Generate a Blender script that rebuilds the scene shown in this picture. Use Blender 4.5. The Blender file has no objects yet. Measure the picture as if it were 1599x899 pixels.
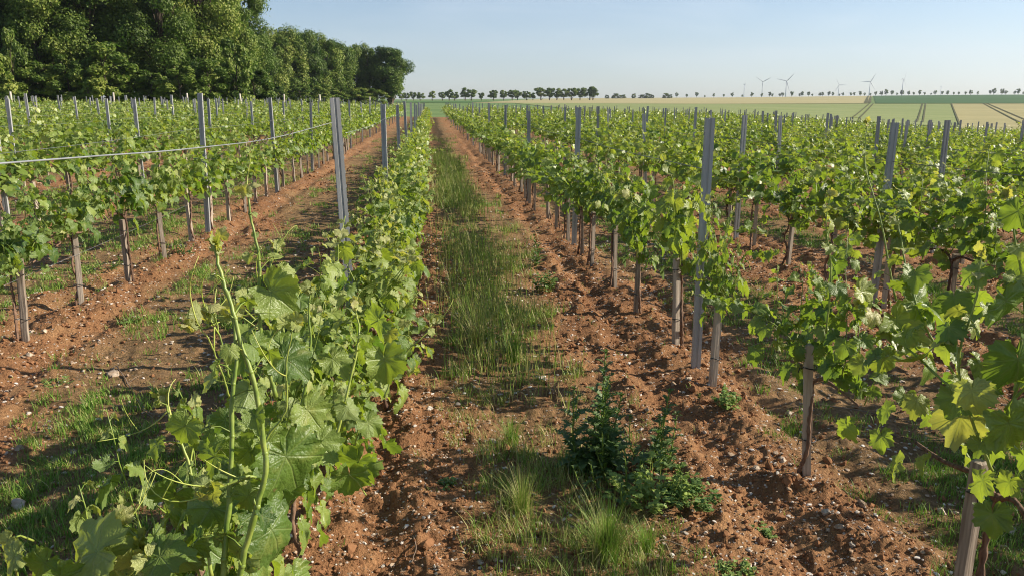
import bpy, math, random
import numpy as np
from mathutils import Vector, Matrix
R = math.radians
rng = np.random.default_rng(7)
random.seed(7)
scene = bpy.context.scene
COL = scene.collection

# ------------------------------------------------------------------ camera model
W, H, F = 1599.0, 899.0, 1230.0
EYE, PITCH, YAW = 1.70, R(13.3), R(5.8)
CT, ST = math.cos(PITCH), math.sin(PITCH)
CY, SY = math.cos(YAW), math.sin(YAW)

def at(px, py, zf):
    """world point seen in direction (px,py) of the view at horizontal forward distance zf"""
    u, v = (px - W/2)/F, (py - H/2)/F
    fwd, dn = CT - v*ST, ST + v*CT
    t = zf/fwd
    L = u*t
    return Vector((zf*SY + L*CY, zf*CY - L*SY, EYE - dn*t))

# ------------------------------------------------------------------ noise
_lat = np.random.default_rng(99).random((256, 256))
def vnoise(x, y):
    x = np.asarray(x, float); y = np.asarray(y, float)
    xi = np.floor(x).astype(int); yi = np.floor(y).astype(int)
    fx = x - xi; fy = y - yi
    fx = fx*fx*(3-2*fx); fy = fy*fy*(3-2*fy)
    a = _lat[xi & 255, yi & 255]; b = _lat[(xi+1) & 255, yi & 255]
    c = _lat[xi & 255, (yi+1) & 255]; d = _lat[(xi+1) & 255, (yi+1) & 255]
    return (a*(1-fx)+b*fx)*(1-fy) + (c*(1-fx)+d*fx)*fy
def fbm(x, y, o=3):
    s = 0; a = 1; t = 0
    for i in range(o):
        s = s + a*vnoise(x*2**i+17*i, y*2**i+31*i); t += a; a *= .5
    return s/t

# ------------------------------------------------------------------ terrain
_Z = np.array([0, 10, 30, 55, 90, 150, 180, 300, 350, 550, 600, 1200, 1600, 3000, 9000.])
_cols = {
 -500: [0, .14, .45, .8, 1.2, 1.5, 1.6, 2.2, 2.4, 3.0, 3.1, 4.5, 4, 2, 0],
  200: [0, .08, .20, .42, .85, 1.3, 1.5, 1.7, 1.8, 2.1, 2.2, 4.5, 4, 2, 0],
  500: [0, .03, .06, .25, .65, 1.3, 1.45, 1.6, 1.7, 2.1, 2.3, 5, 4, 2, 0],
  680: [0, .0, -.03, -.05, .0, .35, .45, .95, 1.1, 2.1, 2.4, 5, 4, 2, 0],
 1100: [0, -.09, -.25, -.42, -.55, -.35, -.2, .35, .55, 2.5, 3.0, 7.6, 6.5, 3, 0],
 1500: [0, -.2, -.65, -1.35, -2.4, -3.2, -2.8, -.3, .85, 3.9, 4.6, 11.5, 10, 5, 0],
 1950: [0, -.25, -.8, -1.6, -2.8, -3.6, -3.2, -.4, 1.0, 4.6, 5.4, 14, 12, 6, 0]}
_cx = np.array(sorted(_cols)); _cu = (_cx - W/2)/F
_lz = np.linspace(0, math.log(9001), 500)
_tab = []
for c in sorted(_cols):
    p = np.interp(np.exp(_lz)-1, _Z, _cols[c])
    k = np.hanning(25); k /= k.sum()
    pp = np.convolve(np.pad(p, 12, mode='edge'), k, 'valid')
    _tab.append(pp)
_tab = np.array(_tab)
def terrain(x, y):
    x = np.asarray(x, float); y = np.asarray(y, float)
    zf = x*SY + y*CY; L = x*CY - y*SY
    zc = np.clip(zf, 0, 9000)
    u = L/np.maximum(zf, 2.0)
    u = np.clip(u, _cu[0], _cu[-1])
    li = np.log(zc+1)/_lz[-1]*499
    i = np.clip(li.astype(int), 0, 498); f = li - i
    j = np.clip(np.searchsorted(_cu, u, side='right')-1, 0, len(_cu)-2)
    g = (u-_cu[j])/(_cu[j+1]-_cu[j]); g = g*g*(3-2*g)*.35 + g*.65
    a = _tab[j, i]*(1-f) + _tab[j, i+1]*f
    b = _tab[j+1, i]*(1-f) + _tab[j+1, i+1]*f
    return a*(1-g) + b*g
ROW0, ROWD = -0.55, 2.25           # first row left of the camera, row spacing
def row_x(k): return ROW0 + ROWD*k
def y_end(x):
    x = np.asarray(x, float)
    return np.where(x < 0, 88 + .75*x, 88 - .35*x)
def lane_masks(x, y):
    """soil mask of the vineyard, grass density of the lane strips"""
    inv = (y < y_end(x)+1.5) & (y > -25) & (x > -50) & (x < 75)
    t = (x - ROW0)/ROWD; k = np.floor(t); f = (t-k)*ROWD       # 0..2.25 across the lane
    n = fbm(x*.9+5, y*.55, 3)
    c = np.where(k == 0, 1.12, np.where(k == -1, 1.12, 1.1)); w = np.where(k == 0, .42, np.where(k == -2, .75, np.where(k == 1, .62, .55)))
    c = np.where(k == -2, 1.25, np.where(k == 1, 1.0, c))
    d = np.abs(f-c)/w
    g = np.clip(1.55 - d*1.05 + (n-.5)*2.6, 0, 1)
    nearthin = np.clip((np.hypot(x, y)-1.5)/5, .72, 1)
    g = g*np.where(k == 0, nearthin, 1)
    return inv.astype(float), g*inv
def micro(x, y):
    r = np.hypot(x, y)
    fade = np.clip((55 - r)/30, 0, 1)
    inv, g = lane_masks(x, y)
    t = (x - ROW0)/ROWD; d = (t - np.round(t))*ROWD + (fbm(y*.9, x*0+3.3, 3)-.5)*.32
    h = .035*np.exp(-(d/.2)**2) - .026*np.exp(-((np.abs(d)-.30)/.09)**2) + .02*np.exp(-((np.abs(d)-.47)/.08)**2)
    h = h*(.5+fbm(x*.8, y*.8, 2))
    h = h + (fbm(x*2.2, y*2.2, 3)-.5)*.07 + np.maximum(fbm(x*5.1+7, y*5.1, 2)-.5, 0)*.10*(1-.7*g)
    cl = fbm(x*11, y*11, 3)
    h = h + np.maximum(cl-.5, 0)*.12*(1-.6*g)
    h = h + (vnoise(x*38, y*38)-.5)*.014*(1-.5*g)+ (vnoise(x*80, y*80)-.5)*.007
    return h*fade*inv
def ground(x, y): return terrain(x, y) + micro(x, y)
def gz(x, y): return float(ground(np.array([x]), np.array([y]))[0])

# ------------------------------------------------------------------ mesh helpers
class MB:
    def __init__(s): s.v = []; s.f = {3: [], 4: []}; s.n = 0; s.a = []; s.uv = []
    def add(s, v, tris=None, quads=None, attr=None, uv=None):
        v = np.asarray(v, np.float32).reshape(-1, 3)
        s.v.append(v)
        if tris is not None and len(tris): s.f[3].append(np.asarray(tris)+s.n)
        if quads is not None and len(quads): s.f[4].append(np.asarray(quads)+s.n)
        if attr is None: attr = np.zeros((len(v), 2))
        s.a.append(np.broadcast_to(np.asarray(attr, np.float32), (len(v), 2)))
        if uv is None: uv = np.zeros((len(v), 2))
        s.uv.append(np.asarray(uv, np.float32))
        s.n += len(v)
    def mesh(s, name, mat, smooth=True):
        me = bpy.data.meshes.new(name)
        if s.n == 0: return me
        v = np.concatenate(s.v)
        t = np.concatenate(s.f[3]) if s.f[3] else np.zeros((0, 3), int)
        q = np.concatenate(s.f[4]) if s.f[4] else np.zeros((0, 4), int)
        me.vertices.add(len(v)); me.vertices.foreach_set('co', v.ravel())
        nl = len(t)*3+len(q)*4
        me.loops.add(nl)
        idx = np.concatenate([t.ravel(), q.ravel()]).astype(np.int32)
        me.loops.foreach_set('vertex_index', idx)
        me.polygons.add(len(t)+len(q))
        st = np.concatenate([np.arange(len(t))*3, len(t)*3+np.arange(len(q))*4]).astype(np.int32)
        me.polygons.foreach_set('loop_start', st)
        me.polygons.foreach_set('use_smooth', np.full(len(t)+len(q), smooth))
        me.update(calc_edges=True)
        a = np.concatenate(s.a)
        for i, nm in enumerate(('rnd', 'age')):
            at_ = me.attributes.new(nm, 'FLOAT', 'POINT'); at_.data.foreach_set('value', np.ascontiguousarray(a[:, i]))
        uv = np.concatenate(s.uv)
        if np.any(uv):
            l = me.uv_layers.new(name='UVMap'); l.data.foreach_set('uv', uv[idx].ravel())
        me.materials.append(mat)
        return me
def link(name, me, parent=None, loc=None):
    o = bpy.data.objects.new(name, me); COL.objects.link(o)
    if parent is not None: o.parent = parent
    if loc is not None: o.location = loc
    return o
def tag(o, label=None, cat=None, group=None, kind=None):
    if label: o['label'] = label
    if cat: o['category'] = cat
    if group: o['group'] = group
    if kind: o['kind'] = kind
    return o
def empty(name, loc, rz=0):
    o = bpy.data.objects.new(name, None); COL.objects.link(o); o.location = loc; o.rotation_euler = (0, 0, rz)
    o.empty_display_size = .1
    return o
def norm(a):
    a = np.asarray(a, float); return a/np.maximum(np.linalg.norm(a, axis=-1, keepdims=True), 1e-9)
def tube(mb, pts, rad, sides=6, attr=(.5, .5), cap=True):
    pts = np.asarray(pts, float); n = len(pts)
    rad = np.broadcast_to(np.asarray(rad, float), (n,))
    tan = norm(np.gradient(pts, axis=0))
    ref = np.array([1., 0, 0]) if abs(tan[0][0]) < .8 else np.array([0, 1., 0])
    a = norm(ref[None] - (tan@ref)[:, None]*tan); b = np.cross(tan, a)
    th = np.arange(sides)/sides*2*math.pi
    ring = a[:, None]*np.cos(th)[None, :, None] + b[:, None]*np.sin(th)[None, :, None]
    v = (pts[:, None] + ring*rad[:, None, None]).reshape(-1, 3)
    i = np.arange(n-1)[:, None]*sides; j = np.arange(sides)[None]; k = (j+1) % sides
    q = np.stack([i+j, i+k, i+sides+k, i+sides+j], -1).reshape(-1, 4)
    t = []
    if cap:
        v = np.vstack([v, pts[0], pts[-1]]); c0, c1 = n*sides, n*sides+1; e = (n-1)*sides
        t = [(c0, (s+1) % sides, s) for s in range(sides)] + [(c1, e+s, e+(s+1) % sides) for s in range(sides)]
    mb.add(v, tris=t, quads=q, attr=attr)
def curve(pts, n=12):
    """catmull-rom through pts"""
    p = np.asarray(pts, float); p = np.vstack([2*p[0]-p[1], p, 2*p[-1]-p[-2]])
    out = []
    for i in range(1, len(p)-2):
        t = np.linspace(0, 1, n, endpoint=False)[:, None]
        out.append(.5*((2*p[i]) + (p[i+1]-p[i-1])*t + (2*p[i-1]-5*p[i]+4*p[i+1]-p[i+2])*t**2 + (-p[i-1]+3*p[i]-3*p[i+1]+p[i+2])*t**3))
    out.append(p[-2][None]); return np.vstack(out)
def boxv(mb, x0, x1, y0, y1, z0, z1, attr=(.5, .5)):
    v = [(x, y, z) for z in (z0, z1) for y in (y0, y1) for x in (x0, x1)]
    q = [(0, 2, 3, 1), (4, 5, 7, 6), (0, 1, 5, 4), (2, 6, 7, 3), (0, 4, 6, 2), (1, 3, 7, 5)]
    mb.add(v, quads=q, attr=attr)

# ------------------------------------------------------------------ materials
def newmat(name):
    m = bpy.data.materials.new(name); m.use_nodes = True; nt = m.node_tree; nt.nodes.clear()
    out = nt.nodes.new('ShaderNodeOutputMaterial')
    def N(t, **kw):
        n = nt.nodes.new('ShaderNode'+t)
        for k, v in kw.items():
            if k.startswith('i_'): n.inputs[k[2:].replace('_', ' ')].default_value = v
            else: setattr(n, k, v)
        return n
    def Lk(a, b): nt.links.new(a, b)
    return m, nt, out, N, Lk
def ramp(N, stops):
    r = N('ValToRGB'); e = r.color_ramp.elements
    while len(e) > 1: e.remove(e[-1])
    e[0].position = stops[0][0]; e[0].color = (*stops[0][1], 1)
    for p, c in stops[1:]:
        x = e.new(p); x.color = (*c, 1)
    return r
def m_(N, Lk, op, a, b=None, c=None, clamp=False):
    n = N('Math', operation=op); n.use_clamp = clamp
    for i, v in enumerate((a, b, c)):
        if v is None: continue
        if isinstance(v, (int, float)): n.inputs[i].default_value = v
        else: Lk(v, n.inputs[i])
    return n.outputs[0]
def mixc(N, Lk, f, a, b, mode='MIX'):
    n = N('Mix', data_type='RGBA', blend_type=mode)
    for s, v in ((n.inputs[0], f), (n.inputs[6], a), (n.inputs[7], b)):
        if isinstance(v, (int, float)): s.default_value = v
        elif isinstance(v, tuple): s.default_value = (*v, 1)
        else: Lk(v, s)
    return n.outputs[2]

def leaf_material(name, stops, trans, under=(.17, .24, .09), veins=True, rough=.42, tw=.38, spec=.45, var=.2):
    m, nt, out, N, Lk = newmat(name)
    a1 = N('Attribute', attribute_name='rnd'); a2 = N('Attribute', attribute_name='age'); oi = N('ObjectInfo')
    geo = N('NewGeometry')
    f = m_(N, Lk, 'ADD', m_(N, Lk, 'MULTIPLY', a1.outputs['Fac'], .35), m_(N, Lk, 'MULTIPLY', a2.outputs['Fac'], .65))
    f = m_(N, Lk, 'ADD', f, m_(N, Lk, 'MULTIPLY', m_(N, Lk, 'SUBTRACT', oi.outputs['Random'], .5), var))
    r = ramp(N, stops); Lk(f, r.inputs[0]); col = r.outputs[0]
    rt = ramp(N, trans); Lk(f, rt.inputs[0]); tcol = rt.outputs[0]
    bs = N('BsdfPrincipled'); bs.inputs['Roughness'].default_value = rough; bs.inputs['Specular IOR Level'].default_value = spec
    if veins:
        uv = N('UVMap'); sep = N('SeparateXYZ'); Lk(uv.outputs[0], sep.inputs[0])
        x, y = m_(N, Lk, 'ABSOLUTE', m_(N, Lk, 'SUBTRACT', sep.outputs[0], .5)), m_(N, Lk, 'SUBTRACT', sep.outputs[1], .35)
        ang = m_(N, Lk, 'ARCTAN2', x, y)
        rr = m_(N, Lk, 'SQRT', m_(N, Lk, 'ADD', m_(N, Lk, 'MULTIPLY', x, x), m_(N, Lk, 'MULTIPLY', y, y)))
        k = .87
        da = m_(N, Lk, 'SUBTRACT', ang, m_(N, Lk, 'MULTIPLY', m_(N, Lk, 'ROUND', m_(N, Lk, 'DIVIDE', ang, k)), k))
        d = m_(N, Lk, 'ABSOLUTE', m_(N, Lk, 'MULTIPLY', m_(N, Lk, 'SINE', da), rr))
        main = m_(N, Lk, 'SUBTRACT', 1, m_(N, Lk, 'DIVIDE', d, .016), clamp=True)
        # side veins branching off each main vein
        s = m_(N, Lk, 'ADD', m_(N, Lk, 'MULTIPLY', rr, 75), m_(N, Lk, 'MULTIPLY', d, -80))
        side = m_(N, Lk, 'MULTIPLY', m_(N, Lk, 'SUBTRACT', m_(N, Lk, 'SINE', s), .8), 4, clamp=True)
        vein = m_(N, Lk, 'MAXIMUM', main, m_(N, Lk, 'MULTIPLY', side, .25))
        vo = N('TexVoronoi'); vo.inputs['Scale'].default_value = 34; Lk(uv.outputs[0], vo.inputs['Vector'])
        ns = N('TexNoise'); ns.inputs['Scale'].default_value = 9; Lk(uv.outputs[0], ns.inputs['Vector'])
        col = mixc(N, Lk, m_(N, Lk, 'MULTIPLY', vein, .42), col, (.34, .42, .13))
        col = mixc(N, Lk, m_(N, Lk, 'MULTIPLY', vo.outputs[0], .14), col, mixc(N, Lk, 1.0, col, (.55, .6, .5), 'MULTIPLY'))
        tcol = mixc(N, Lk, m_(N, Lk, 'MULTIPLY', vein, .5), tcol, (.07, .12, .02))
        mp2 = N('Combine'+'XYZ'); Lk(m_(N, Lk, 'MULTIPLY', a1.outputs['Fac'], 37), mp2.inputs[2])
        va = N('VectorMath', operation='ADD'); Lk(uv.outputs[0], va.inputs[0]); Lk(mp2.outputs[0], va.inputs[1])
        n5 = N('TexNoise'); n5.inputs['Scale'].default_value = 3.2; n5.inputs['Detail'].default_value = 4; Lk(va.outputs[0], n5.inputs[0])
        blot = m_(N, Lk, 'MULTIPLY', m_(N, Lk, 'SUBTRACT', n5.outputs[0], .56), 5, clamp=True)
        col = mixc(N, Lk, m_(N, Lk, 'MULTIPLY', blot, .45), col, (.40, .38, .10))
        n6 = N('TexNoise'); n6.inputs['Scale'].default_value = 11; n6.inputs['Detail'].default_value = 2; Lk(va.outputs[0], n6.inputs[0])
        col = mixc(N, Lk, m_(N, Lk, 'MULTIPLY', m_(N, Lk, 'GREATER_THAN', n6.outputs[0], .735), .8), col, (.16, .10, .045))
        hgt = m_(N, Lk, 'ADD', m_(N, Lk, 'MULTIPLY', vein, -.8), m_(N, Lk, 'MULTIPLY', vo.outputs[0], -.6))
        hgt = m_(N, Lk, 'ADD', hgt, m_(N, Lk, 'MULTIPLY', ns.outputs[0], .5))
        b = N('Bump'); b.inputs['Strength'].default_value = .42; b.inputs['Distance'].default_value = .004
        Lk(hgt, b.inputs['Height']); Lk(b.outputs[0], bs.inputs['Normal'])
    if under: col = mixc(N, Lk, m_(N, Lk, 'MULTIPLY', geo.outputs['Backfacing'], .55), col, under)
    Lk(col, bs.inputs['Base Color'])
    tr = N('BsdfTranslucent'); Lk(tcol, tr.inputs[0])
    mx = N('MixShader'); mx.inputs[0].default_value = tw
    Lk(bs.outputs[0], mx.inputs[1]); Lk(tr.outputs[0], mx.inputs[2]); Lk(mx.outputs[0], out.inputs[0])
    return m
M = {}
M['vine_leaf'] = leaf_material('vine_leaf', [(0, (.045, .095, .022)), (.3, (.125, .20, .036)), (.55, (.26, .33, .075)), (.8, (.40, .43, .15)), (1, (.50, .47, .21))],
    [(0, (.12, .26, .02)), (.5, (.38, .50, .03)), (1, (.72, .66, .08))])
M['vine_leaf_far'] = leaf_material('vine_leaf_far', [(0, (.050, .10, .022)), (.3, (.14, .215, .036)), (.55, (.27, .34, .075)), (1, (.46, .45, .17))],
    [(0, (.12, .26, .02)), (.5, (.38, .50, .03)), (1, (.68, .64, .08))], veins=False)
M['tree_leaf'] = leaf_material('tree_leaf', [(0, (.036, .066, .012)), (.5, (.135, .195, .03)), (1, (.31, .33, .065))],
    [(0, (.04, .12, .01)), (1, (.16, .30, .03))], under=(.07, .11, .04), veins=False, rough=.5, tw=.3, spec=.3, var=.45)
M['grass'] = leaf_material('grass_blade', [(0, (.075, .19, .022)), (.4, (.20, .36, .045)), (.65, (.42, .42, .13)), (1, (.60, .46, .26))],
    [(0, (.06, .18, .01)), (.6, (.18, .32, .03)), (1, (.35, .28, .10))], under=None, veins=False, rough=.5, tw=.35, spec=.3)
M['weed'] = leaf_material('weed_leaf', [(0, (.10, .18, .05)), (.5, (.19, .29, .075)), (1, (.33, .42, .09))],
    [(0, (.05, .16, .02)), (1, (.22, .36, .04))], under=(.09, .14, .07), veins=False, rough=.5, tw=.3, spec=.35)

def simple(name, c1, c2, scale=8, rough=.6, metal=0, bump=.2, stretch=(1, 1, 1), dist=.002, spec=.4, detail=4):
    m, nt, out, N, Lk = newmat(name)
    tc = N('TexCoord'); mp = N('Mapping'); mp.inputs['Scale'].default_value = stretch; Lk(tc.outputs['Object'], mp.inputs[0])
    ns = N('TexNoise'); ns.inputs['Scale'].default_value = scale; ns.inputs['Detail'].default_value = detail; Lk(mp.outputs[0], ns.inputs[0])
    oi = N('ObjectInfo')
    f = m_(N, Lk, 'ADD', ns.outputs[0], m_(N, Lk, 'MULTIPLY', m_(N, Lk, 'SUBTRACT', oi.outputs['Random'], .5), .35))
    r = ramp(N, [(.3, c1), (.7, c2)]); Lk(f, r.inputs[0])
    bs = N('BsdfPrincipled'); Lk(r.outputs[0], bs.inputs['Base Color']); bs.inputs['Metallic'].default_value = metal
    rr = N('MapRange'); rr.inputs[3].default_value = rough-.12; rr.inputs[4].default_value = rough+.12; Lk(ns.outputs[0], rr.inputs[0]); Lk(rr.outputs[0], bs.inputs['Roughness'])
    bs.inputs['Specular IOR Level'].default_value = spec
    b = N('Bump'); b.inputs['Strength'].default_value = bump; b.inputs['Distance'].default_value = dist
    Lk(ns.outputs[0], b.inputs['Height']); Lk(b.outputs[0], bs.inputs['Normal']); Lk(bs.outputs[0], out.inputs[0])
    return m
M['steel'] = simple('galvanised_steel', (.25, .25, .245), (.40, .40, .385), 14, .6, .15, .15, (1, 1, .25))
M['wire'] = simple('wire_steel', (.26, .27, .27), (.42, .43, .42), 20, .4, .5, .1)
M['wire_dark'] = simple('dark_wire', (.10, .11, .10), (.2, .2, .2), 20, .5, .4, .1)
M['wood'] = simple('stake_wood', (.20, .155, .115), (.44, .37, .29), 9, .75, 0, .8, (9, 9, .6), .004, .2)
M['wood_pale'] = simple('pale_post_wood', (.42, .37, .30), (.62, .56, .46), 6, .8, 0, .5, (6, 6, .6), .003, .2)
M['bark'] = simple('vine_bark', (.085, .048, .032), (.24, .15, .10), 16, .85, 0, 1, (5, 5, .7), .006, .15)
M['shoot'] = simple('green_shoot', (.14, .21, .032), (.32, .37, .075), 45, .42, 0, .1, spec=.4)
M['tendril'] = simple('tendril', (.32, .40, .06), (.46, .48, .12), 14, .45, 0, .1)
M['treebark'] = simple('tree_bark', (.05, .038, .028), (.13, .10, .075), 3, .9, 0, 1, (3, 3, .4), .05, .1)
M['stone'] = simple('limestone', (.27, .19, .12), (.52, .44, .34), 30, .8, 0, .5, dist=.006, spec=.2)
M['clod'] = simple('soil_clod', (.12, .056, .027), (.27, .135, .066), 22, .95, 0, .8, dist=.006, spec=.05)
M['twig'] = simple('dry_twig', (.13, .09, .065), (.30, .23, .17), 22, .8, 0, .5, spec=.15)
M['rubber'] = simple('black_tie', (.012, .012, .013), (.03, .03, .03), 10, .5, 0, .1)
M['turbine'] = simple('turbine_white', (.36, .39, .42), (.42, .45, .48), 1, .5, 0, 0)

def ground_material():
    m, nt, out, N, Lk = newmat('ground_soil')
    geo = N('NewGeometry'); P = geo.outputs['Position']
    soil = N('Attribute', attribute_name='soil').outputs['Fac']; gr = N('Attribute', attribute_name='grassy').outputs['Fac']
    def noise(s, d=5, ro=.55):
        n = N('TexNoise'); n.inputs['Scale'].default_value = s; n.inputs['Detail'].default_value = d; n.inputs['Roughness'].default_value = ro; Lk(P, n.inputs[0]); return n.outputs[0]
    n1, n2, n3 = noise(1.1), noise(9, 6, .65), noise(70, 4, .7)
    f = m_(N, Lk, 'ADD', m_(N, Lk, 'MULTIPLY', n1, .5), m_(N, Lk, 'MULTIPLY', n2, .5))
    r = ramp(N, [(.36, (.140, .054, .024)), (.5, (.295, .136, .058)), (.62, (.48, .27, .125))]); Lk(f, r.inputs[0])
    col = mixc(N, Lk, .55, r.outputs[0], mixc(N, Lk, m_(N, Lk, 'MULTIPLY', m_(N, Lk, 'SUBTRACT', n3, .3), 2.2, clamp=True), (.08, .035, .017), (.50, .28, .135)))
    # limestone crumbs
    vo = N('TexVoronoi'); vo.inputs['Scale'].default_value = 55; vo.inputs['Randomness'].default_value = 1; Lk(P, vo.inputs['Vector'])
    sep = N('SeparateColor'); Lk(vo.outputs['Color'], sep.inputs[0])
    pick = m_(N, Lk, 'GREATER_THAN', m_(N, Lk, 'ADD', sep.outputs[0], m_(N, Lk, 'MULTIPLY', noise(1.7, 3), .5)), 1.13)
    crumb = m_(N, Lk, 'MULTIPLY', pick, m_(N, Lk, 'LESS_THAN', vo.outputs['Distance'], .34))
    col = mixc(N, Lk, m_(N, Lk, 'MULTIPLY', crumb, .85), col, (.60, .53, .45))
    # litter and moss under the grass strips
    n4 = noise(22, 5, .6)
    gcol = ramp(N, [(.35, (.10, .10, .04)), (.5, (.20, .14, .065)), (.68, (.34, .24, .125))]); Lk(n4, gcol.inputs[0])
    gm = m_(N, Lk, 'MULTIPLY', m_(N, Lk, 'SUBTRACT', m_(N, Lk, 'ADD', gr, m_(N, Lk, 'MULTIPLY', n2, .5)), .35), 1.3, clamp=True)
    col = mixc(N, Lk, m_(N, Lk, 'MULTIPLY', gm, .6), col, gcol.outputs[0])
    # plain young crop outside the vineyard
    mp = N('Mapping'); mp.inputs['Scale'].default_value = (.04, .04, .04); Lk(P, mp.inputs[0])
    nf = N('TexNoise'); nf.inputs['Scale'].default_value = 1.0; nf.inputs['Detail'].default_value = 8; Lk(mp.outputs[0], nf.inputs[0])
    fr = ramp(N, [(.35, (.115, .185, .060)), (.65, (.175, .245, .085))]); Lk(nf.outputs[0], fr.inputs[0])
    col = mixc(N, Lk, soil, fr.outputs[0], col)
    bs = N('BsdfPrincipled'); Lk(col, bs.inputs['Base Color']); bs.inputs['Roughness'].default_value = .95; bs.inputs['Specular IOR Level'].default_value = .12
    h = m_(N, Lk, 'ADD', m_(N, Lk, 'MULTIPLY', n2, 1.0), m_(N, Lk, 'MULTIPLY', n3, .45))
    h = m_(N, Lk, 'ADD', h, m_(N, Lk, 'MULTIPLY', crumb, .12))
    b = N('Bump'); b.inputs['Strength'].default_value = .9; b.inputs['Distance'].default_value = .05
    Lk(m_(N, Lk, 'MULTIPLY', h, soil), b.inputs['Height']); Lk(b.outputs[0], bs.inputs['Normal'])
    Lk(bs.outputs[0], out.inputs[0]); return m
M['ground'] = ground_material()
def field_material(name, c1, c2, tracks=None):
    m, nt, out, N, Lk = newmat(name)
    geo = N('NewGeometry'); P = geo.outputs['Position']
    mp = N('Mapping'); mp.inputs['Rotation'].default_value = (0, 0, R(20)); mp.inputs['Scale'].default_value = (.02, .12, .05); Lk(P, mp.inputs[0])
    ns = N('TexNoise'); ns.inputs['Scale'].default_value = 1; ns.inputs['Detail'].default_value = 8; Lk(mp.outputs[0], ns.inputs[0])
    n2 = N('TexNoise'); n2.inputs['Scale'].default_value = .9; n2.inputs['Detail'].default_value = 5; Lk(P, n2.inputs[0])
    f = m_(N, Lk, 'ADD', m_(N, Lk, 'MULTIPLY', ns.outputs[0], .7), m_(N, Lk, 'MULTIPLY', n2.outputs[0], .3))
    r = ramp(N, [(.35, c1), (.65, c2)]); Lk(f, r.inputs[0])
    bs = N('BsdfPrincipled'); Lk(r.outputs[0], bs.inputs['Base Color']); bs.inputs['Roughness'].default_value = .95; bs.inputs['Specular IOR Level'].default_value = .1
    Lk(bs.outputs[0], out.inputs[0]); return m

# ------------------------------------------------------------------ ground sheet
def build_ground():
    rad = [0.25]
    while rad[-1] < 9000:
        r = rad[-1]
        k = .0065 if 1.2 < r < 16 else (.012 if r < 60 else .03)
        rad.append(r*(1+k))
    rad = np.array(rad)
    fine = np.linspace(R(-46), R(46), 620) + YAW      # azimuth from +y, clockwise
    coarse = np.linspace(R(46), R(314), 150)[1:-1] + YAW
    az = np.concatenate([fine, coarse]); n = len(az)
    A, Rr = np.meshgrid(az, rad)
    X = (Rr*np.sin(A)).ravel(); Y = (Rr*np.cos(A)).ravel()
    inv, g = lane_masks(X, Y)
    # vineyard edge softened over the last metre
    Z = terrain(X, Y)+micro(X, Y)
    v = np.stack([X, Y, Z], 1); m = len(rad)
    i = np.arange(m-1)[:, None]*n; j = np.arange(n)[None]; k = (j+1) % n
    q = np.stack([i+j, i+k, i+n+k, i+n+j], -1).reshape(-1, 4)[:, ::-1]
    v = np.vstack([v, [[0, 0, gz(0, 0)]]]); c = m*n
    t = [(c, (s+1) % n, s) for s in range(n)]
    mb = MB(); mb.add(v, tris=t, quads=q)
    me = mb.mesh('ground', M['ground'])
    for nm, val in (('soil', inv), ('grassy', g)):
        a = me.attributes.new(nm, 'FLOAT', 'POINT'); a.data.foreach_set('value', np.append(val, 1).astype(np.float32))
    o = link('ground', me); tag(o, kind='structure')
build_ground()

# far fields: quads on the ground given by their corners (px at forward distances), draped over the terrain
def field(name, mat, near, far, lift=.12, nu=90, nv=60):
    """near/far: (x0px, zf0, x1px, zf1) edges"""
    def P(px, zf):
        L = (px-W/2)/F*zf*CT
        return np.array([zf*SY+L*CY, zf*CY-L*SY])
    a, b, c, d = P(near[0], near[1]), P(near[2], near[3]), P(far[0], far[1]), P(far[2], far[3])
    U, V = np.meshgrid(np.linspace(0, 1, nu), np.linspace(0, 1, nv))
    U = U.ravel()[:, None]; V = V.ravel()[:, None]
    p = (a*(1-U)+b*U)*(1-V) + (c*(1-U)+d*U)*V
    z = terrain(p[:, 0], p[:, 1])+lift
    i = np.arange(nv-1)[:, None]*nu; j = np.arange(nu-1)[None]
    q = np.stack([i+j, i+j+1, i+nu+j+1, i+nu+j], -1).reshape(-1, 4)
    mb = MB(); mb.add(np.column_stack([p, z]), quads=q)
    o = link(name, mb.mesh(name, mat)); tag(o, kind='structure'); return o
M['wheat'] = field_material('ripening_wheat', (.34, .30, .145), (.44, .385, .19))
M['beet'] = field_material('dark_crop', (.05, .11, .04), (.075, .145, .05))
M['barley'] = field_material('pale_barley', (.20, .245, .085), (.27, .30, .12))
M['dryfield'] = field_material('dry_field', (.31, .28, .125), (.40, .35, .165))
M['midgreen'] = field_material('mid_green_crop', (.07, .14, .04), (.10, .18, .055))
M['track'] = field_material('wheel_track', (.09, .10, .045), (.13, .125, .06))
field('barley_field', M['barley'], (930, 140, 1508, 150), (800, 345, 1484, 345), .10)
field('dry_field', M['dryfield'], (1511, 130, 2300, 120), (1485, 345, 2300, 345), .10)
field('wheat_field', M['wheat'], (735, 345, 1356, 352), (860, 1120, 1362, 1170), .12, 90, 120)
field('green_strip_field', M['midgreen'], (560, 330, 760, 345), (540, 480, 840, 480), .12)
field('beet_field', M['beet'], (1368, 350, 2100, 350), (1362, 1170, 2200, 1170), .14, 90, 120)
# wheel tracks through the crops (pairs of narrow dark strips)
for (x0, z0, x1, z1, w) in [(1334, 170, 1358, 345, .7), (1345, 170, 1364, 345, .7),
                            (1436, 165, 1441, 343, .7), (1445, 165, 1446, 343, .7),
                            (1504, 160, 1486, 345, .8), (1600, 172, 1536, 345, .9), (1620, 172, 1542, 345, .9),
                            (1352, 360, 1355, 1100, 3), (1358, 360, 1359, 1100, 3)]:
    w *= .55; dpx0, dpx1 = w/z0*F/2, w/z1*F/2
    if z1 < 360: dpx1 = max(dpx1, 1.0)
    field('wheel_track', M['track'], (x0-dpx0, z0, x0+dpx0, z0), (x1-dpx1, z1, x1+dpx1, z1), .22, 3, 60)

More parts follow.
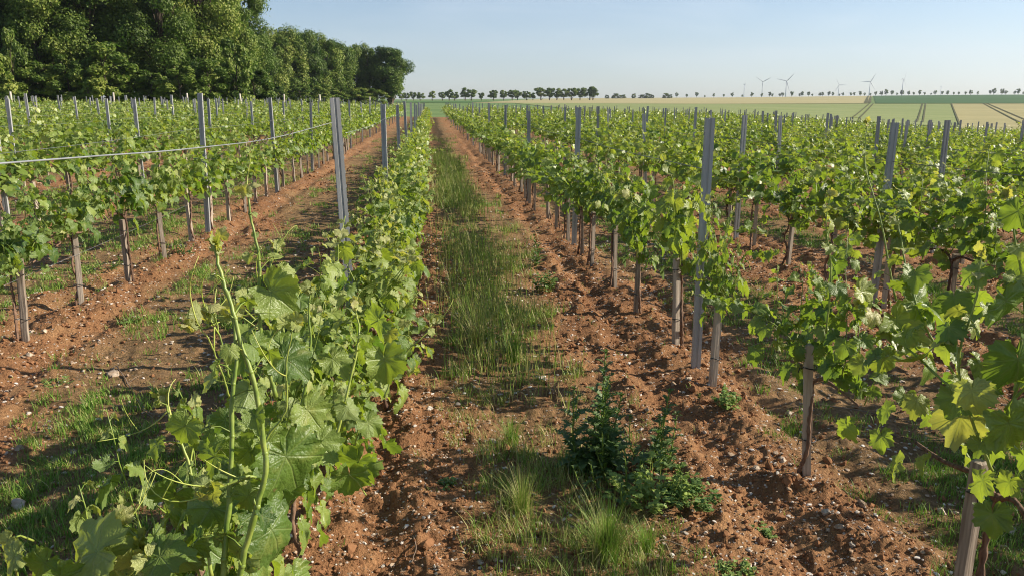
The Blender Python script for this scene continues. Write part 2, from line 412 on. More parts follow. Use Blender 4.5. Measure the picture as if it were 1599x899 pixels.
# ------------------------------------------------------------------ grape leaf templates
def leaf_template(n, rings, seed, fold=.22, droop=.25, ripple=.05, teeth=.07):
    g = np.random.default_rng(seed)
    A = np.array([0, 10, 24, 38, 50, 63, 78, 96, 112, 132, 150, 166, 176])
    Rr = np.array([1.0, .90, .76, .80, .90, .82, .70, .70, .74, .68, .62, .54, .24])
    Rr = Rr*(1+g.uniform(-.06, .06, len(A)))
    half = n//2
    th = np.concatenate([np.linspace(-176, 0, half, endpoint=False), np.linspace(0, 176, n-half)])
    r = np.interp(np.abs(th), A, Rr)
    if teeth and n > 20:
        r = r*(1+np.where(np.arange(n) % 2 == 0, teeth, -teeth)*np.where(np.abs(th) < 165, 1, 0))
    t = np.radians(th)
    V = [np.array([[0, 0, 0]])]; UV = [np.array([[.5, .35]])]
    for k in rings:
        x = r*k*np.sin(t); y = r*k*np.cos(t)
        z = fold*np.abs(x)**1.2 - droop*(np.maximum(y, 0)**2) - .22*x*x + ripple*k*k*np.sin(t*5+g.uniform(0, 6))*1.2 + ripple*.6*k*g.normal(0, 1, n)
        V.append(np.stack([x, y, z], 1)); UV.append(np.stack([.5+x*.5, .35+y*.5], 1))
    v = np.vstack(V); uv = np.vstack(UV)
    tr = [(0, 1+i+1, 1+i) for i in range(n-1)]
    for a in range(len(rings)-1):
        o1 = 1+a*n; o2 = o1+n
        for i in range(n-1):
            tr += [(o1+i, o1+i+1, o2+i+1), (o1+i, o2+i+1, o2+i)]
    return v, np.array(tr), uv
HI = [leaf_template(42, (.35, .7, 1.0), s, fold=f, droop=d, ripple=rp) for s, f, d, rp in ((1, .25, .4, .06), (2, .45, .2, .08), (3, -.15, .75, .07), (4, .15, .35, .11), (5, .7, .6, .07), (6, .3, .9, .09))]
MID = [leaf_template(15, (1.0,), s, fold=f, droop=d, ripple=.05, teeth=0) for s, f, d in ((1, .3, .3), (2, .1, .45), (3, .45, .2))]
LO = [leaf_template(7, (1.0,), s, fold=f, droop=d, ripple=.04, teeth=0) for s, f, d in ((1, .4, .3), (2, .2, .5))]
for T in (HI, MID, LO):            # make the upper side face +z
    for i, (v, t, uv) in enumerate(T):
        a, b, c = v[t[0][0]], v[t[0][1]], v[t[0][2]]
        if np.cross(b-a, c-a)[2] < 0: T[i] = (v, t[:, ::-1], uv)
def put_leaves(mb, T, pos, tip, nrm, size, rnd, age, g):
    """vectorised leaf placement"""
    pos = np.asarray(pos); tip = norm(tip); nrm = np.asarray(nrm)
    nrm = norm(nrm - (nrm*tip).sum(1, keepdims=True)*tip); side = np.cross(tip, nrm)
    which = g.integers(0, len(T), len(pos)); asp = g.uniform(.92, 1.18, len(pos))
    for w, (v, t, uv) in enumerate(T):
        m = np.where(which == w)[0]
        if not len(m): continue
        sz = np.asarray(size)[m][:, None, None]
        P = pos[m][:, None] + (v[None, :, 0, None]*side[m][:, None]*asp[m][:, None, None] + v[None, :, 1, None]*tip[m][:, None] + v[None, :, 2, None]*nrm[m][:, None])*sz
        nv = len(v)
        tt = (t[None] + (np.arange(len(m))*nv)[:, None, None]).reshape(-1, 3)
        at_ = np.stack([np.repeat(np.asarray(rnd)[m], nv), np.repeat(np.asarray(age)[m], nv)], 1)
        mb.add(P.reshape(-1, 3), tris=tt, attr=at_, uv=np.tile(uv, (len(m), 1)))

def shoot_path(g, base, up, length, bend, n=10):
    p = [np.array(base, float)]; d = norm(np.array(up, float)); st = length/n
    for i in range(n):
        d = norm(d + g.normal(0, .11, 3) + np.array(bend)*st*2.2)
        p.append(p[-1]+d*st)
    return np.array(p)
def leaves_on(g, path, L, leafsize, young_from=.7, spacing=.065, petiole=.06, shoots=None, start=.06, spread=1.0, base_age=.32):
    """leaf nodes along a shoot; returns lists"""
    seg = np.linalg.norm(np.diff(path, axis=0), axis=1); cum = np.concatenate([[0], np.cumsum(seg)]); tot = cum[-1]
    s = start; az = g.uniform(0, 6.28)
    while s < tot:
        f = s/tot
        p = np.array([np.interp(s, cum, path[:, k]) for k in range(3)])
        az += math.pi + g.normal(0, .45)
        out = np.array([math.cos(az), math.sin(az), g.uniform(.1, .7)]); out = norm(out)
        sz = leafsize*(1-.25*(1-min(f/.3, 1)))*g.uniform(.75, 1.15)
        age = base_age+g.uniform(-.22, .22)
        if f > young_from:
            q = (f-young_from)/(1-young_from); sz *= 1-.72*q; age = age+.55*q
        pl = petiole*sz/leafsize*g.uniform(.7, 1.3)
        e = p + out*pl*spread
        tipd = norm(np.array([out[0], out[1], g.uniform(-1.3, .15)]) + g.normal(0, .25, 3))
        nr = norm(np.array([out[0]*.55, out[1]*.55, .9]) + g.normal(0, .35, 3))
        if g.random() < .12: nr = -nr
        L['pos'].append(e); L['tip'].append(tipd); L['nrm'].append(nr); L['size'].append(sz); L['rnd'].append(g.random()); L['age'].append(min(max(age, 0), 1))
        if shoots is not None:
            tube(shoots, [p, p+out*pl*.5+[0, 0, .004], e], [.0016, .0013, .0012], 3, cap=False)
        s += spacing*g.uniform(.75, 1.3)*(1 if f < young_from else .62)
def tendril(mb, g, base, d, length=.12, fork=True, r=.0011):
    n = 10; p = [np.array(base, float)]; d = norm(np.array(d, float)); c = g.normal(0, .16, 3)
    for i in range(n):
        d = norm(d + c*(i/n)*1.6 + np.array([0, 0, .05])); p.append(p[-1]+d*length/n)
    tube(mb, p, np.linspace(r, r*.5, n+1), 4)
    if fork: tendril(mb, g, p[n//2], norm(d+g.normal(0, .6, 3)), length*.5, False, r*.7)

def newL(): return {k: [] for k in ('pos', 'tip', 'nrm', 'size', 'rnd', 'age')}
def trunk_mesh(g, mb, zt=.56, arm=True, both=True, sides=7):
    x0 = g.uniform(.028, .04)*(1 if g.random() < .5 else -1)
    pts = [(x0*1.5, .03, -.06), (x0*1.4, .02, .03), (x0*.9+g.uniform(-.012, .012), g.uniform(-.045, .045), .18), (x0*1.1+g.uniform(-.012, .012), g.uniform(-.045, .045), .34), (x0+g.uniform(-.015, .015), g.uniform(-.02, .02), .47), (x0*.8, 0, zt)]
    c = curve(pts, 8)
    r = np.linspace(.0135, .0090, len(c))*(1+.28*np.sin(np.arange(len(c))*1.9+g.uniform(0, 6)))
    r[:2] *= 1.35
    tube(mb, c, r, sides)
    if arm:
        for s in ((1, -1) if both else (1,)):
            a = curve([(x0*.8, 0, zt-.015), (x0*.5, s*.08, zt+.03), (0, s*.22, zt+.015+g.uniform(-.02, .02)), (.0, s*.38, zt+g.uniform(-.01, .03))], 4)
            tube(mb, a, np.linspace(.011, .006, len(a))*(1+.15*np.sin(np.arange(len(a))*2.3)), max(5, sides-1))
def gen_vine(seed, kind, lod):
    g = np.random.default_rng(seed)
    T = {0: HI, 1: MID, 2: LO}[lod]
    tr, sh, lf = MB(), MB(), MB()
    L = newL(); shoots = sh if lod == 0 else None
    zt = .56
    if kind == 'trained':
        trunk_mesh(g, tr, zt, sides=7 if lod == 0 else 5)
        ns = g.integers(8, 14)
        for i in range(ns):
            y = -.42+.84*(i+.5)/ns+g.normal(0, .03)
            ln = g.uniform(.34, .72) if g.random() < .8 else g.uniform(.72, .98)
            lean = g.normal(0, .30); bend = (lean*.8, g.normal(0, .5), .1-abs(lean)*1.5*g.random())
            p = shoot_path(g, (g.normal(0, .015), y, zt+.01), (lean, g.normal(0, .18), 1), ln, bend)
            tube(sh, p, np.linspace(.0042, .0018, len(p)), 5 if lod == 0 else 3)
            leaves_on(g, p, L, .064 if lod < 2 else .085, spacing=.054 if lod < 2 else .08, shoots=shoots)
            if g.random() < .25 and lod == 0:
                tendril(sh, g, p[-2], norm(p[-1]-p[-3])+g.normal(0, .4, 3), g.uniform(.06, .14))
        for i in range(g.integers(16, 40) if lod < 2 else 14):       # lateral leaves filling the fruit zone
            a = g.uniform(0, 6.28); y = g.uniform(-.45, .45); z = g.uniform(.52, .86)
            rad = g.uniform(.05, .27); o = np.array([math.cos(a), math.sin(a)*.5, 0])
            L['pos'].append(np.array([0, y, z])+o*rad); L['tip'].append(norm(np.array([o[0]*.7, o[1], -.8])+g.normal(0, .3, 3)))
            L['nrm'].append(norm(np.array([o[0], o[1], .6])+g.normal(0, .3, 3))); L['size'].append(g.uniform(.055, .085)*(1 if lod < 2 else 1.15)); L['rnd'].append(g.random()); L['age'].append(g.uniform(0, .35))
    else:                                                            # bushy vine hanging to the ground
        trunk_mesh(g, tr, .45, sides=6)
        ns = 17
        for i in range(ns):
            y = -.45+.9*(i+.5)/ns+g.normal(0, .04); s = 1 if i % 2 else -1
            z0 = g.uniform(.12, .52); ln = g.uniform(.35, .62)
            side = s*abs(g.normal(.20, .20))
            p = shoot_path(g, (s*.02, y, z0), (side, g.normal(0, .25), 1.0), ln*(1.2 if i % 4 == 0 else .95), (s*.10, g.normal(0, .4), -.15 if z0 > .3 else -.5))
            p[:, 2] = np.maximum(p[:, 2], .05)
            tube(sh, p, np.linspace(.0042, .0018, len(p)), 5 if lod == 0 else 3)
            leaves_on(g, p, L, .060 if lod < 2 else .085, spacing=.050 if lod < 2 else .08, shoots=shoots, petiole=.07, base_age=.52)
            if g.random() < .2 and lod == 0:
                tendril(sh, g, p[-2], norm(p[-1]-p[-3])+g.normal(0, .4, 3), g.uniform(.06, .16))
        for i in range(75 if lod < 2 else 26):
            s = 1 if g.random() < .5 else -1
            y = g.uniform(-.45, .45); z = g.uniform(.08, .72); x = s*g.uniform(.06, .23)*(1-.35*abs(z-.35))
            L['pos'].append(np.array([x, y, z])); L['tip'].append(norm(np.array([s*.5, g.normal(0, .4), -1])+g.normal(0, .2, 3)))
            L['nrm'].append(norm(np.array([s*1.0, 0, .7])+g.normal(0, .3, 3))); L['size'].append(g.uniform(.045, .072)*(1 if lod < 2 else 1.2)); L['rnd'].append(g.random()); L['age'].append(g.uniform(.1, .55))
    put_leaves(lf, T, np.array(L['pos']), np.array(L['tip']), np.array(L['nrm']), np.array(L['size']), np.array(L['rnd']), np.array(L['age']), g)
    return tr, sh, lf
PROTO = {}
for kind in ('trained', 'bushy'):
    for lod, cnt in ((0, 5 if kind == 'trained' else 4), (1, 7 if kind == 'trained' else 5)):
        for c in range(cnt):
            tr, sh, lf = gen_vine(100*lod+c+(1000 if kind == 'bushy' else 0)+11, kind, lod)
            lm = M['vine_leaf'] if lod == 0 else M['vine_leaf_far']
            PROTO[kind, lod, c] = (tr.mesh('vine_trunk', M['bark']), sh.mesh('vine_shoots', M['shoot']), lf.mesh('vine_foliage', lm))

# ------------------------------------------------------------------ rows: which vines, stakes and posts
def inframe(x, y, z, mpx=40):
    zf = x*SY+y*CY
    if zf < .4: return False
    L = x*CY-y*SY; dn = (EYE-z)
    c = zf*CT+dn*ST
    return -mpx < W/2+L/c*F < W+mpx and -400 < H/2+(dn*CT-zf*ST)/c*F < H+mpx
ROWS = list(range(-22, 31))
ORD = ['first', 'second', 'third', 'fourth', 'fifth', 'sixth', 'seventh', 'eighth', 'ninth', 'tenth', 'eleventh', 'twelfth', 'thirteenth', 'fourteenth', 'fifteenth', 'sixteenth', 'seventeenth', 'eighteenth', 'nineteenth', 'twentieth']
def rowname(k):
    if k == 0: return 'low bushy row left of the grass path'
    if k == 1: return 'nearest row right of the grass path'
    if k < 0: return ORD[-k]+' row left of the grass path' if k > -20 else 'far left rows'
    return ORD[k-1]+' row right of the grass path' if k <= 20 else 'far right rows'
vines = []
R1Y = [1.15, 2.1, 3.2, 4.45, 5.25, 6.2, 7.1, 8.05]
for k in ROWS:
    x = row_x(k); g = np.random.default_rng(500+k)
    off = g.uniform(0, .9)
    ys = np.arange(-2+off, float(y_end(x)), .92)
    if k == 1: ys = np.array(R1Y+list(np.arange(8.75, float(y_end(x)), .92)))
    if k == -1: ys = np.array(list(np.arange(.9, 4.5, .93))+[5.5, 6.55, 7.35, 8.4, 9.35]+list(np.arange(10.2, float(y_end(x)), .92)))
    if k == 0: ys = np.arange(1.75, float(y_end(x)), .84)
    for y in ys:
        yy_ = y
        xx = x+g.normal(0, .025)+(.19*min(1, max(0, (yy_-2.2)/2))-.04*(yy_ < 2.6) if k == 0 else 0); yy = y+g.normal(0, .03)
        if k > 0 and yy < .6 and k < 6 and yy > -1: vis = False
        vis = inframe(xx, yy, .8, 120)
        if not vis and not (k >= 1 and k <= 5 and -1.5 < yy < 8): continue     # neighbours that throw shade into the picture
        vines.append([k, xx, yy, inframe(xx, yy, .9, 60), math.hypot(xx, yy)])
vines.sort(key=lambda a: a[4])
NMAX = 296
seen = 0
mass = []
near = []
for v in vines:
    if v[4] < 60 and seen < NMAX and (v[3] or v[4] < 9):
        near.append(v); seen += v[3]
    elif v[3]: mass.append(v)
print('vines near', len(near), 'mass', len(mass), 'r', near[-1][4])
row_count = {}
VG = 'grapevines trained along the trellis rows'
SG = 'wooden stakes at the foot of the vines'
def stake_mesh(seed):
    g = np.random.default_rng(seed); mb = MB(); s = .020
    # riven square stake, slightly uneven
    zs = [-.08, .1, .25, .42, .60]
    vs = []
    for z in zs:
        w = s*g.uniform(.92, 1.05); d = s*g.uniform(.82, 1.0); ox, oy = g.normal(0, .002, 2)
        for a, b in ((-1, -1), (-.6, -1.08), (1, -1), (1.05, -.3), (1, 1), (-1, 1)):
            vs.append((ox+a*w, oy+b*d, z+(g.uniform(-.004, .004) if z == .60 else 0)))
    q = [(i*6+j, i*6+(j+1) % 6, i*6+6+(j+1) % 6, i*6+6+j) for i in range(len(zs)-1) for j in range(6)]
    top = len(vs); vs.append((0, 0, .604)); t = [(24+j, 24+(j+1) % 6, top) for j in range(6)]
    mb.add(vs, tris=t, quads=q); return mb.mesh('stake', M['wood'], False)
STK = [stake_mesh(i) for i in range(5)]
def tie_mesh():
    mb = MB(); th = np.linspace(0, 2*math.pi, 15)
    p = np.stack([.031*np.cos(th)+.006, .029*np.sin(th), .004*np.sin(2*th)], 1); tube(mb, p, .003, 5, cap=False)
    tube(mb, [(-.024, -.02, .0), (-.04, -.034, .008), (-.047, -.042, -.012)], .0025, 4)
    return mb.mesh('stake_tie', M['rubber'])
TIE = tie_mesh()
def place_stake(k, x, y, n, lean, special=None, ht=1.0):
    o = link('wooden_stake', STK[(n*7+k) % 5], loc=(x, y, gz(x, y)))
    g = np.random.default_rng(int(abs(x*1000)+abs(y*77)))
    o.rotation_euler = (lean[0], lean[1], g.uniform(-.5, .5)); o.scale = (1, 1, ht)
    d = math.hypot(x, y)
    if special: lab = special
    elif n < 9: lab = 'wooden stake under the %s vine of the %s' % (ORD[n], rowname(k))
    else: lab = 'small distant wooden stake in the %s' % rowname(k)
    tag(o, lab, 'stake', SG)
    if d < 9:
        for z in (.17, .50):
            t = link('tie', TIE, o, (0, 0, z)); t.scale = (1, 1, 1/ht)
gseen = np.random.default_rng(3)
r1n = {}
for (k, x, y, vis, d) in near:
    n = row_count.get(k, 0)
    if vis: row_count[k] = n+1
    if k == 1 and 1.9 < y < 2.3:          # this one is modelled by hand below
        place_stake(k, x, y, n, (0, 0), 'stout wooden stake at the lower right corner of the view'); continue
    kind = 'bushy' if k == 0 else 'trained'
    lod = 0 if d < 9.5 else 1
    cnt = (4 if kind == 'bushy' else 5) if lod == 0 else (5 if kind == 'bushy' else 7)
    tr, sh, lf = PROTO[kind, lod, int(gseen.integers(0, cnt))]
    sc = gseen.uniform(.9, 1.14); zs = gseen.uniform(.92, 1.12)
    flip = gseen.random() < .5
    r = empty('grapevine', (x, y, gz(x, y)-.01), math.pi*flip+gseen.normal(0, .12)); sc *= gseen.uniform(.88, 1.05); zs *= gseen.uniform(.9, 1.06)
    if lod == 1 or kind == 'bushy' or k != 1: r.scale = (sc, 1.05, zs)
    else: r.scale = (sc*.95, 1.0, zs)
    if k >= 2: r.scale = (sc*1.1, 1.1, zs*1.02)
    if k == 0 and y < 3.3: r.scale = ((.5 if y < 2.3 else .72), .85, .92)
    if k == 1 and 3.0 < y < 3.4: r.scale = (.72, .82, .86)
    if k == -1: r.scale = (sc*.85, .98, zs*.94)
    if k == 1 and 4.3 < y < 4.6: r.scale = (.45, .5, .9)       # weak vine: bare stake beside the steel post
    link('trunk', tr, r); link('shoots', sh, r); link('foliage', lf, r)
    if not vis: lab = 'trellised grapevine at the near edge of the %s' % rowname(k)
    elif n < 10: lab = ('%s grapevine from the front in the %s' % (ORD[n], rowname(k)))
    else: lab = 'distant grapevine merging into the hedge of the %s' % rowname(k)
    tag(r, lab, 'grapevine', VG)
    if kind == 'trained' and d < 28 and (k in (1, -1, 2, -2, -3, 3)) and (vis or d < 5):
        lean = (gseen.normal(0, .02), gseen.normal(0, .025))
        place_stake(k, x, y, n, lean, ht=gseen.uniform(.92, 1.12))
# far vines: one mass
mb = MB(); mt = MB()
FARP = []
for kind, cnt in (('trained', 5), ('bushy', 3)):
    for c in range(cnt): FARP.append((kind, gen_vine(5000+c+(90 if kind == 'bushy' else 0), kind, 2)))
gm_ = np.random.default_rng(12)
for (k, x, y, vis, d) in mass:
    cand = [p for kd, p in FARP if kd == ('bushy' if k == 0 else 'trained')]
    tr, sh, lf = cand[int(gm_.integers(0, len(cand)))]
    z = float(terrain(np.array([x]), np.array([y]))[0]); s = 1 if gm_.random() < .5 else -1
    sc = np.array([s*gm_.uniform(.95, 1.2), s*1.08, gm_.uniform(.92, 1.12)])
    for src, dst in ((lf, mb), (tr, mt)):
        if dst is mt and d > 48: continue
        v = np.concatenate(src.v)*sc+np.array([x, y, z]); 
        t = np.concatenate(src.f[3]) if src.f[3] else []
        q = np.concatenate(src.f[4]) if src.f[4] else []
        a = np.concatenate(src.a).copy(); a[:, 0] = (a[:, 0]+gm_.random()*.3) % 1
        dst.add(v, tris=t, quads=q, attr=a)
o = link('distant_vines', mb.mesh('distant_vines', M['vine_leaf_far'])); tag(o, 'mass of far vine rows filling the vineyard up to the open fields', 'vines', kind='stuff')
link('trunks', mt.mesh('distant_vine_trunks', M['bark']), o)

# ------------------------------------------------------------------ steel posts
def post_mesh(seed=0, hi=True):
    mb = MB(); w, d, t = .028, .019, .0022
    # folded C profile with lips, outline walked round the sheet's thickness
    o = [(-w, -d), (-.007, -d), (-.004, -d+.005), (.004, -d+.005), (.007, -d), (w, -d), (w, d), (w-.009, d), (w-.009, d-t), (w-t, d-t), (w-t, -d+t), (.008, -d+t), (.005, -d+.005+t), (-.005, -d+.005+t), (-.008, -d+t), (-w+t, -d+t), (-w+t, d-t), (-w+.009, d-t), (-w+.009, d), (-w, d)]
    n = len(o); Hh = 1.0
    zs = [-.15, .5, 1.0]
    v = [(x, y, z) for z in zs for x, y in o]
    q = [(i*n+j, i*n+(j+1) % n, i*n+n+(j+1) % n, i*n+n+j) for i in range(2) for j in range(n)]
    b = 2*n
    q += [(b+0, b+1, b+14, b+15), (b+1, b+2, b+13, b+14), (b+2, b+3, b+12, b+13), (b+3, b+4, b+11, b+12), (b+4, b+5, b+10, b+11), (b+5, b+6, b+9, b+10), (b+6, b+7, b+8, b+9), (b+15, b+16, b+19, b+0), (b+16, b+17, b+18, b+19)]
    mb.add(v, quads=q)
    if hi:   # punched wire hooks along both flanges
        for s in (-1, 1):
            for z in np.arange(.30, .98, .053):
                x0 = s*w
                boxv(mb, min(x0, x0+s*.0045), max(x0, x0+s*.0045), -.004, .008, z, z+.011)
    return mb.mesh('steel_post', M['steel'], False)
PHI, PLO = post_mesh(), post_mesh(hi=False)
posts = []
for k in ROWS:
    x = row_x(k); g = np.random.default_rng(900+k)
    if k == 1: ys = [4.78, 9.3, 13.9]+list(np.arange(18.4, float(y_end(x)), 4.6))
    elif k == 0: ys = [5.0, 9.6, 14.2]+list(np.arange(18.8, float(y_end(x)), 4.6))
    elif k == -1: ys = [1.2, 10.1]+list(np.arange(14.7, float(y_end(x)), 4.6))
    elif k == -2: ys = list(np.arange(5.3, float(y_end(x)), 4.6))
    elif k == 2: ys = [1.6, 6.55, 9.85]+list(np.arange(14.3, float(y_end(x)), 4.6))
    else: ys = list(np.arange(-2+g.uniform(0, 4.6), float(y_end(x)), 4.6))
    for y in ys:
        y = y+(g.normal(0, .15) if y > 15 else 0)+(1.3 if k in (3, 4) else 0)
        if not inframe(x, y, 1.2, 30): continue
        posts.append([k, x, y, math.hypot(x, y), g.normal(0, .014), g.normal(0, .018), g.normal(0, .04)])
posts.sort(key=lambda a: a[3])
pc = {}; pm = MB()
PG = 'galvanised steel trellis posts'
for i, (k, x, y, d, tx, ty, hz) in enumerate(posts):
    n = pc.get(k, 0); pc[k] = n+1
    z = gz(x, y); hh = 1.60+hz
    rot = [tx, ty, random.gauss(0, .08)]
    if k == 0 and n == 0: x += .02; rot = [R(-.5), R(-1.5), .2]; hh = 1.66
    if k == 1 and n == 0: rot = [0, R(.1), -.1]; hh = 1.605
    if k == -1 and n == 0: hh = 1.68
    if k == 2 and n == 0: rot[1] = R(.8); hh = 1.60
    if i < 298:
        o = link('steel_post', PHI if d < 14 else PLO, loc=(x, y, z)); o.rotation_euler = rot; o.scale = (1 if d < 14 else 1.0, 1, hh)
        if k == 0 and n == 0: lab = 'tall galvanised steel post in the bushy row with loose white wire tied on'
        elif k == 1 and n == 0: lab = 'nearest galvanised steel post right of the grass path, bare to the ground'
        elif n < 8: lab = '%s steel post from the front in the %s' % (ORD[n], rowname(k))
        else: lab = 'far steel trellis post in the %s' % rowname(k)
        tag(o, lab, 'post', PG)
    else:
        boxv(pm, x-.024, x+.024, y-.017, y+.017, z-.05, z+hh)
if pm.n:
    o = link('distant_steel_posts', pm.mesh('distant_posts', M['steel'], False)); tag(o, 'many tiny steel posts at the far end of the vineyard', 'posts', kind='stuff')
print('posts', len(posts))
# pale wooden end posts at the far heads of the left rows
epx = [18, 178, 293, 376, 444, 500, 577]
for i, px in enumerate(epx):
    az = math.atan((px-W/2)/F/1.0*CT)+YAW      # bearing from +y
    tx = math.tan(az); X = -5.0
    for _ in range(30): X = tx*(float(y_end(X))+.6)
    Y = float(y_end(X))+.6; z = gz(X, Y)
    mb = MB(); g = np.random.default_rng(i)
    tube(mb, [(0, 0, -.1), (g.normal(0, .01), 0, .9), (g.normal(0, .02), 0, 1.85)], [.085, .08, .075], 8)
    o = link('end_post', mb.mesh('end_post', M['wood_pale']), loc=(X, Y, z))
    lb = ['%s pale wooden end post from the left, at the far heads of the rows' % ORD[i]][0]
    tag(o, lb, 'post', 'pale wooden end posts along the far edge of the left rows')

# ------------------------------------------------------------------ wires
def wire(name, pts, r, mat, label, group, sides=5):
    mb = MB(); tube(mb, pts, r, sides); o = link(name, mb.mesh(name, mat)); tag(o, label, 'wire', group)
for k in range(-6, 8):
    x = row_x(k); ye = float(y_end(x)); g = np.random.default_rng(70+k)
    hs = [(.50, 'low fruit wire')] if k in (-1, -2) else []
    hs += [(1.33, 'upper catch wire')] if k != 0 else [(1.5, 'far top wire')]
    for hgt, nm in hs:
        y0 = 1.0 if k != 0 else 5.0
        if k == 1: y0 = 4.78
        yy = np.arange(y0, min(ye, 45), .9); xx = np.full_like(yy, x+.03)
        zz = terrain(xx, yy)+hgt-.02*np.sin(np.pi*((yy-5) % 4.6)/4.6)
        wire('trellis_wire', np.stack([xx, yy, zz], 1), (.0026 if k in (1, 2, 3) else .0012), M['wire'] if k <= 0 else M['wire_dark'], '%s strung along the %s' % (nm, rowname(k)), 'trellis wires strung along the rows', 4)
# loose white wire from the tall post sagging towards the lower left of the camera
w0 = Vector((row_x(0)+.05, 4.97, gz(row_x(0), 5)+1.60))
pw = [np.array(at(524, 190, 5.0)), np.array(at(430, 215, 3.5)), np.array(at(300, 232, 2.3)), np.array(at(150, 244, 1.65)), np.array(at(-30, 258, 1.25)), np.array(at(-400, 290, .9))]
wire('loose_wire', curve(pw, 8), .0017, M['wire'], 'thick pale wire sagging from the tall steel post to the left picture edge', 'loose wires', 7)
o = MB()
for j, (px, py, zf) in enumerate([(408, 219, 3.18), (448, 211, 3.75)]):
    b = np.array(at(px, py, zf)); mb = MB(); g = np.random.default_rng(j)
    th = np.linspace(0, 12, 40); rad = .012+.008*g.random(40)
    tube(mb, b+np.stack([rad*np.cos(th)*1.6, rad*np.sin(th)*1.3, rad*np.sin(th*1.7+1)], 1), .0016, 4)
    q = link('dry_tendril', mb.mesh('dry_tendril', M['twig'])); tag(q, 'brown dried tendril knot wound on the loose white wire, %s one' % ('left', 'right')[j], 'tendril', 'dry tendrils')

# ------------------------------------------------------------------ foreground vine shoots (left row, right at the camera)
def fore_vine(name, label, seed, shoots_px, leaves_px, fill, trunkat):
    g = np.random.default_rng(seed)
    base = Vector((trunkat[0], trunkat[1], gz(*trunkat)))
    B = np.array(base)
    tr, lf = MB(), MB(); L = newL(); SHs, TDs = [], []; pet = MB()
    trunk_mesh(g, tr, .5, sides=8)
    for (pts, zf, r0, r1, leafy) in shoots_px:
        P = [np.array(at(px, py, z)) - B for (px, py), z in zip(pts, np.linspace(zf[0], zf[1], len(pts)))]
        c = curve(P, 8); rad = np.linspace(r0, r1, len(c))
        # swollen nodes
        sh = MB(); SHs.append(sh); c = c + np.cumsum(g.normal(0, .0009, c.shape), 0)
        rad = rad*(1+.22*np.maximum(0, np.cos(np.linspace(0, 1, len(c))*len(c)*.55))**8)
        tube(sh, c, rad, 9)
        if leafy: leaves_on(g, c, L, abs(leafy), spacing=.07, shoots=sh, start=.10, petiole=.05, young_from=.55)
        for q in range(6, len(c)-2, 7):       # swollen nodes with a bud
            d = norm(c[q+1]-c[q-1]); tube(sh, [c[q]-d*rad[q]*1.1, c[q], c[q]+d*rad[q]*1.1], [rad[q]*.9, rad[q]*1.2, rad[q]*.85], 9)
            o_ = norm(g.normal(0, 1, 3)); tube(sh, [c[q], c[q]+o_*rad[q]*1.4+d*rad[q], c[q]+o_*rad[q]*1.9+d*rad[q]*2.4], [rad[q]*.6, rad[q]*.5, rad[q]*.1], 6)
        for f in (.45, .62, .8, .97):
            i = int(f*(len(c)-1)); d = norm(c[i]-c[i-1])
            if g.random() < .42:
                td = MB(); TDs.append(td)
                tendril(td, g, c[i], norm(d+g.normal(0, .45, 3)), g.uniform(.07, .15), r=.0013)
        # growing tip: few tiny folded leaves
        for q in range(4):
            L['pos'].append(c[-1]+g.normal(0, .006, 3)); L['tip'].append(norm(g.normal(0, .5, 3)+[0, 0, 1])); L['nrm'].append(norm(g.normal(0, 1, 3))); L['size'].append(g.uniform(.012, .024)); L['rnd'].append(g.random()); L['age'].append(1)
    for (jx, jy, tx, ty, zf, age, back) in leaves_px:
        zf = zf+.05 if seed == 5 else zf
        a = np.array(at(jx, jy, zf)) - B; b = np.array(at(tx, ty, zf+g.normal(0, .012))) - B
        n = norm(norm(np.array([0, 0, EYE])-B-a)*.8+np.array([.15, 0, .45])+g.normal(0, .18, 3))
        if back: n = -n
        ln = np.linalg.norm(b-a)*.62
        L['pos'].append(a); L['tip'].append(norm(b-a)); L['nrm'].append(n); L['size'].append(ln); L['rnd'].append(g.random()); L['age'].append(age)
        e = a + norm(norm(B+a-np.array([0, 0, EYE]))*.9+np.array([g.normal(0, .3), g.normal(0, .3), -.5])-norm(b-a)*.4)*.065
        tube(pet, [e, (a+e)/2+[0, 0, .008], a], [.0019, .0016, .0015], 5, cap=False)
    for (x0, x1, y0, y1, z0, z1, n_, s0, s1) in fill:
        for i in range(n_):
            p = np.array([g.uniform(x0, x1), g.uniform(y0, y1), g.uniform(z0, z1)]) - B
            s = 1 if p[0]+B[0] > (x0+x1)/2 else -1
            L['pos'].append(p); L['tip'].append(norm(np.array([s*.5+g.normal(0, .3), g.normal(0, .5)-.2, -.9]))); L['nrm'].append(norm(np.array([s*.7, -.2, .8])+g.normal(0, .3, 3)))
            L['size'].append(g.uniform(s0, s1)); L['rnd'].append(g.random()); L['age'].append(g.uniform(.05, .6))
    put_leaves(lf, HI, *[np.array(L[k]) for k in ('pos', 'tip', 'nrm', 'size', 'rnd', 'age')], g)
    r = empty('grapevine', base)
    link('trunk', tr.mesh('vine_trunk', M['bark']), r)
    for q in SHs: link('shoot', q.mesh('vine_shoot', M['shoot']), r)
    for q in TDs: link('tendril', q.mesh('vine_tendril', M['tendril']), r)
    fo = link('foliage', lf.mesh('vine_foliage', M['vine_leaf']), r); link('leaf_stalks', pet.mesh('leaf_stalks', M['shoot']), fo)
    tag(r, label, 'grapevine', VG); return r
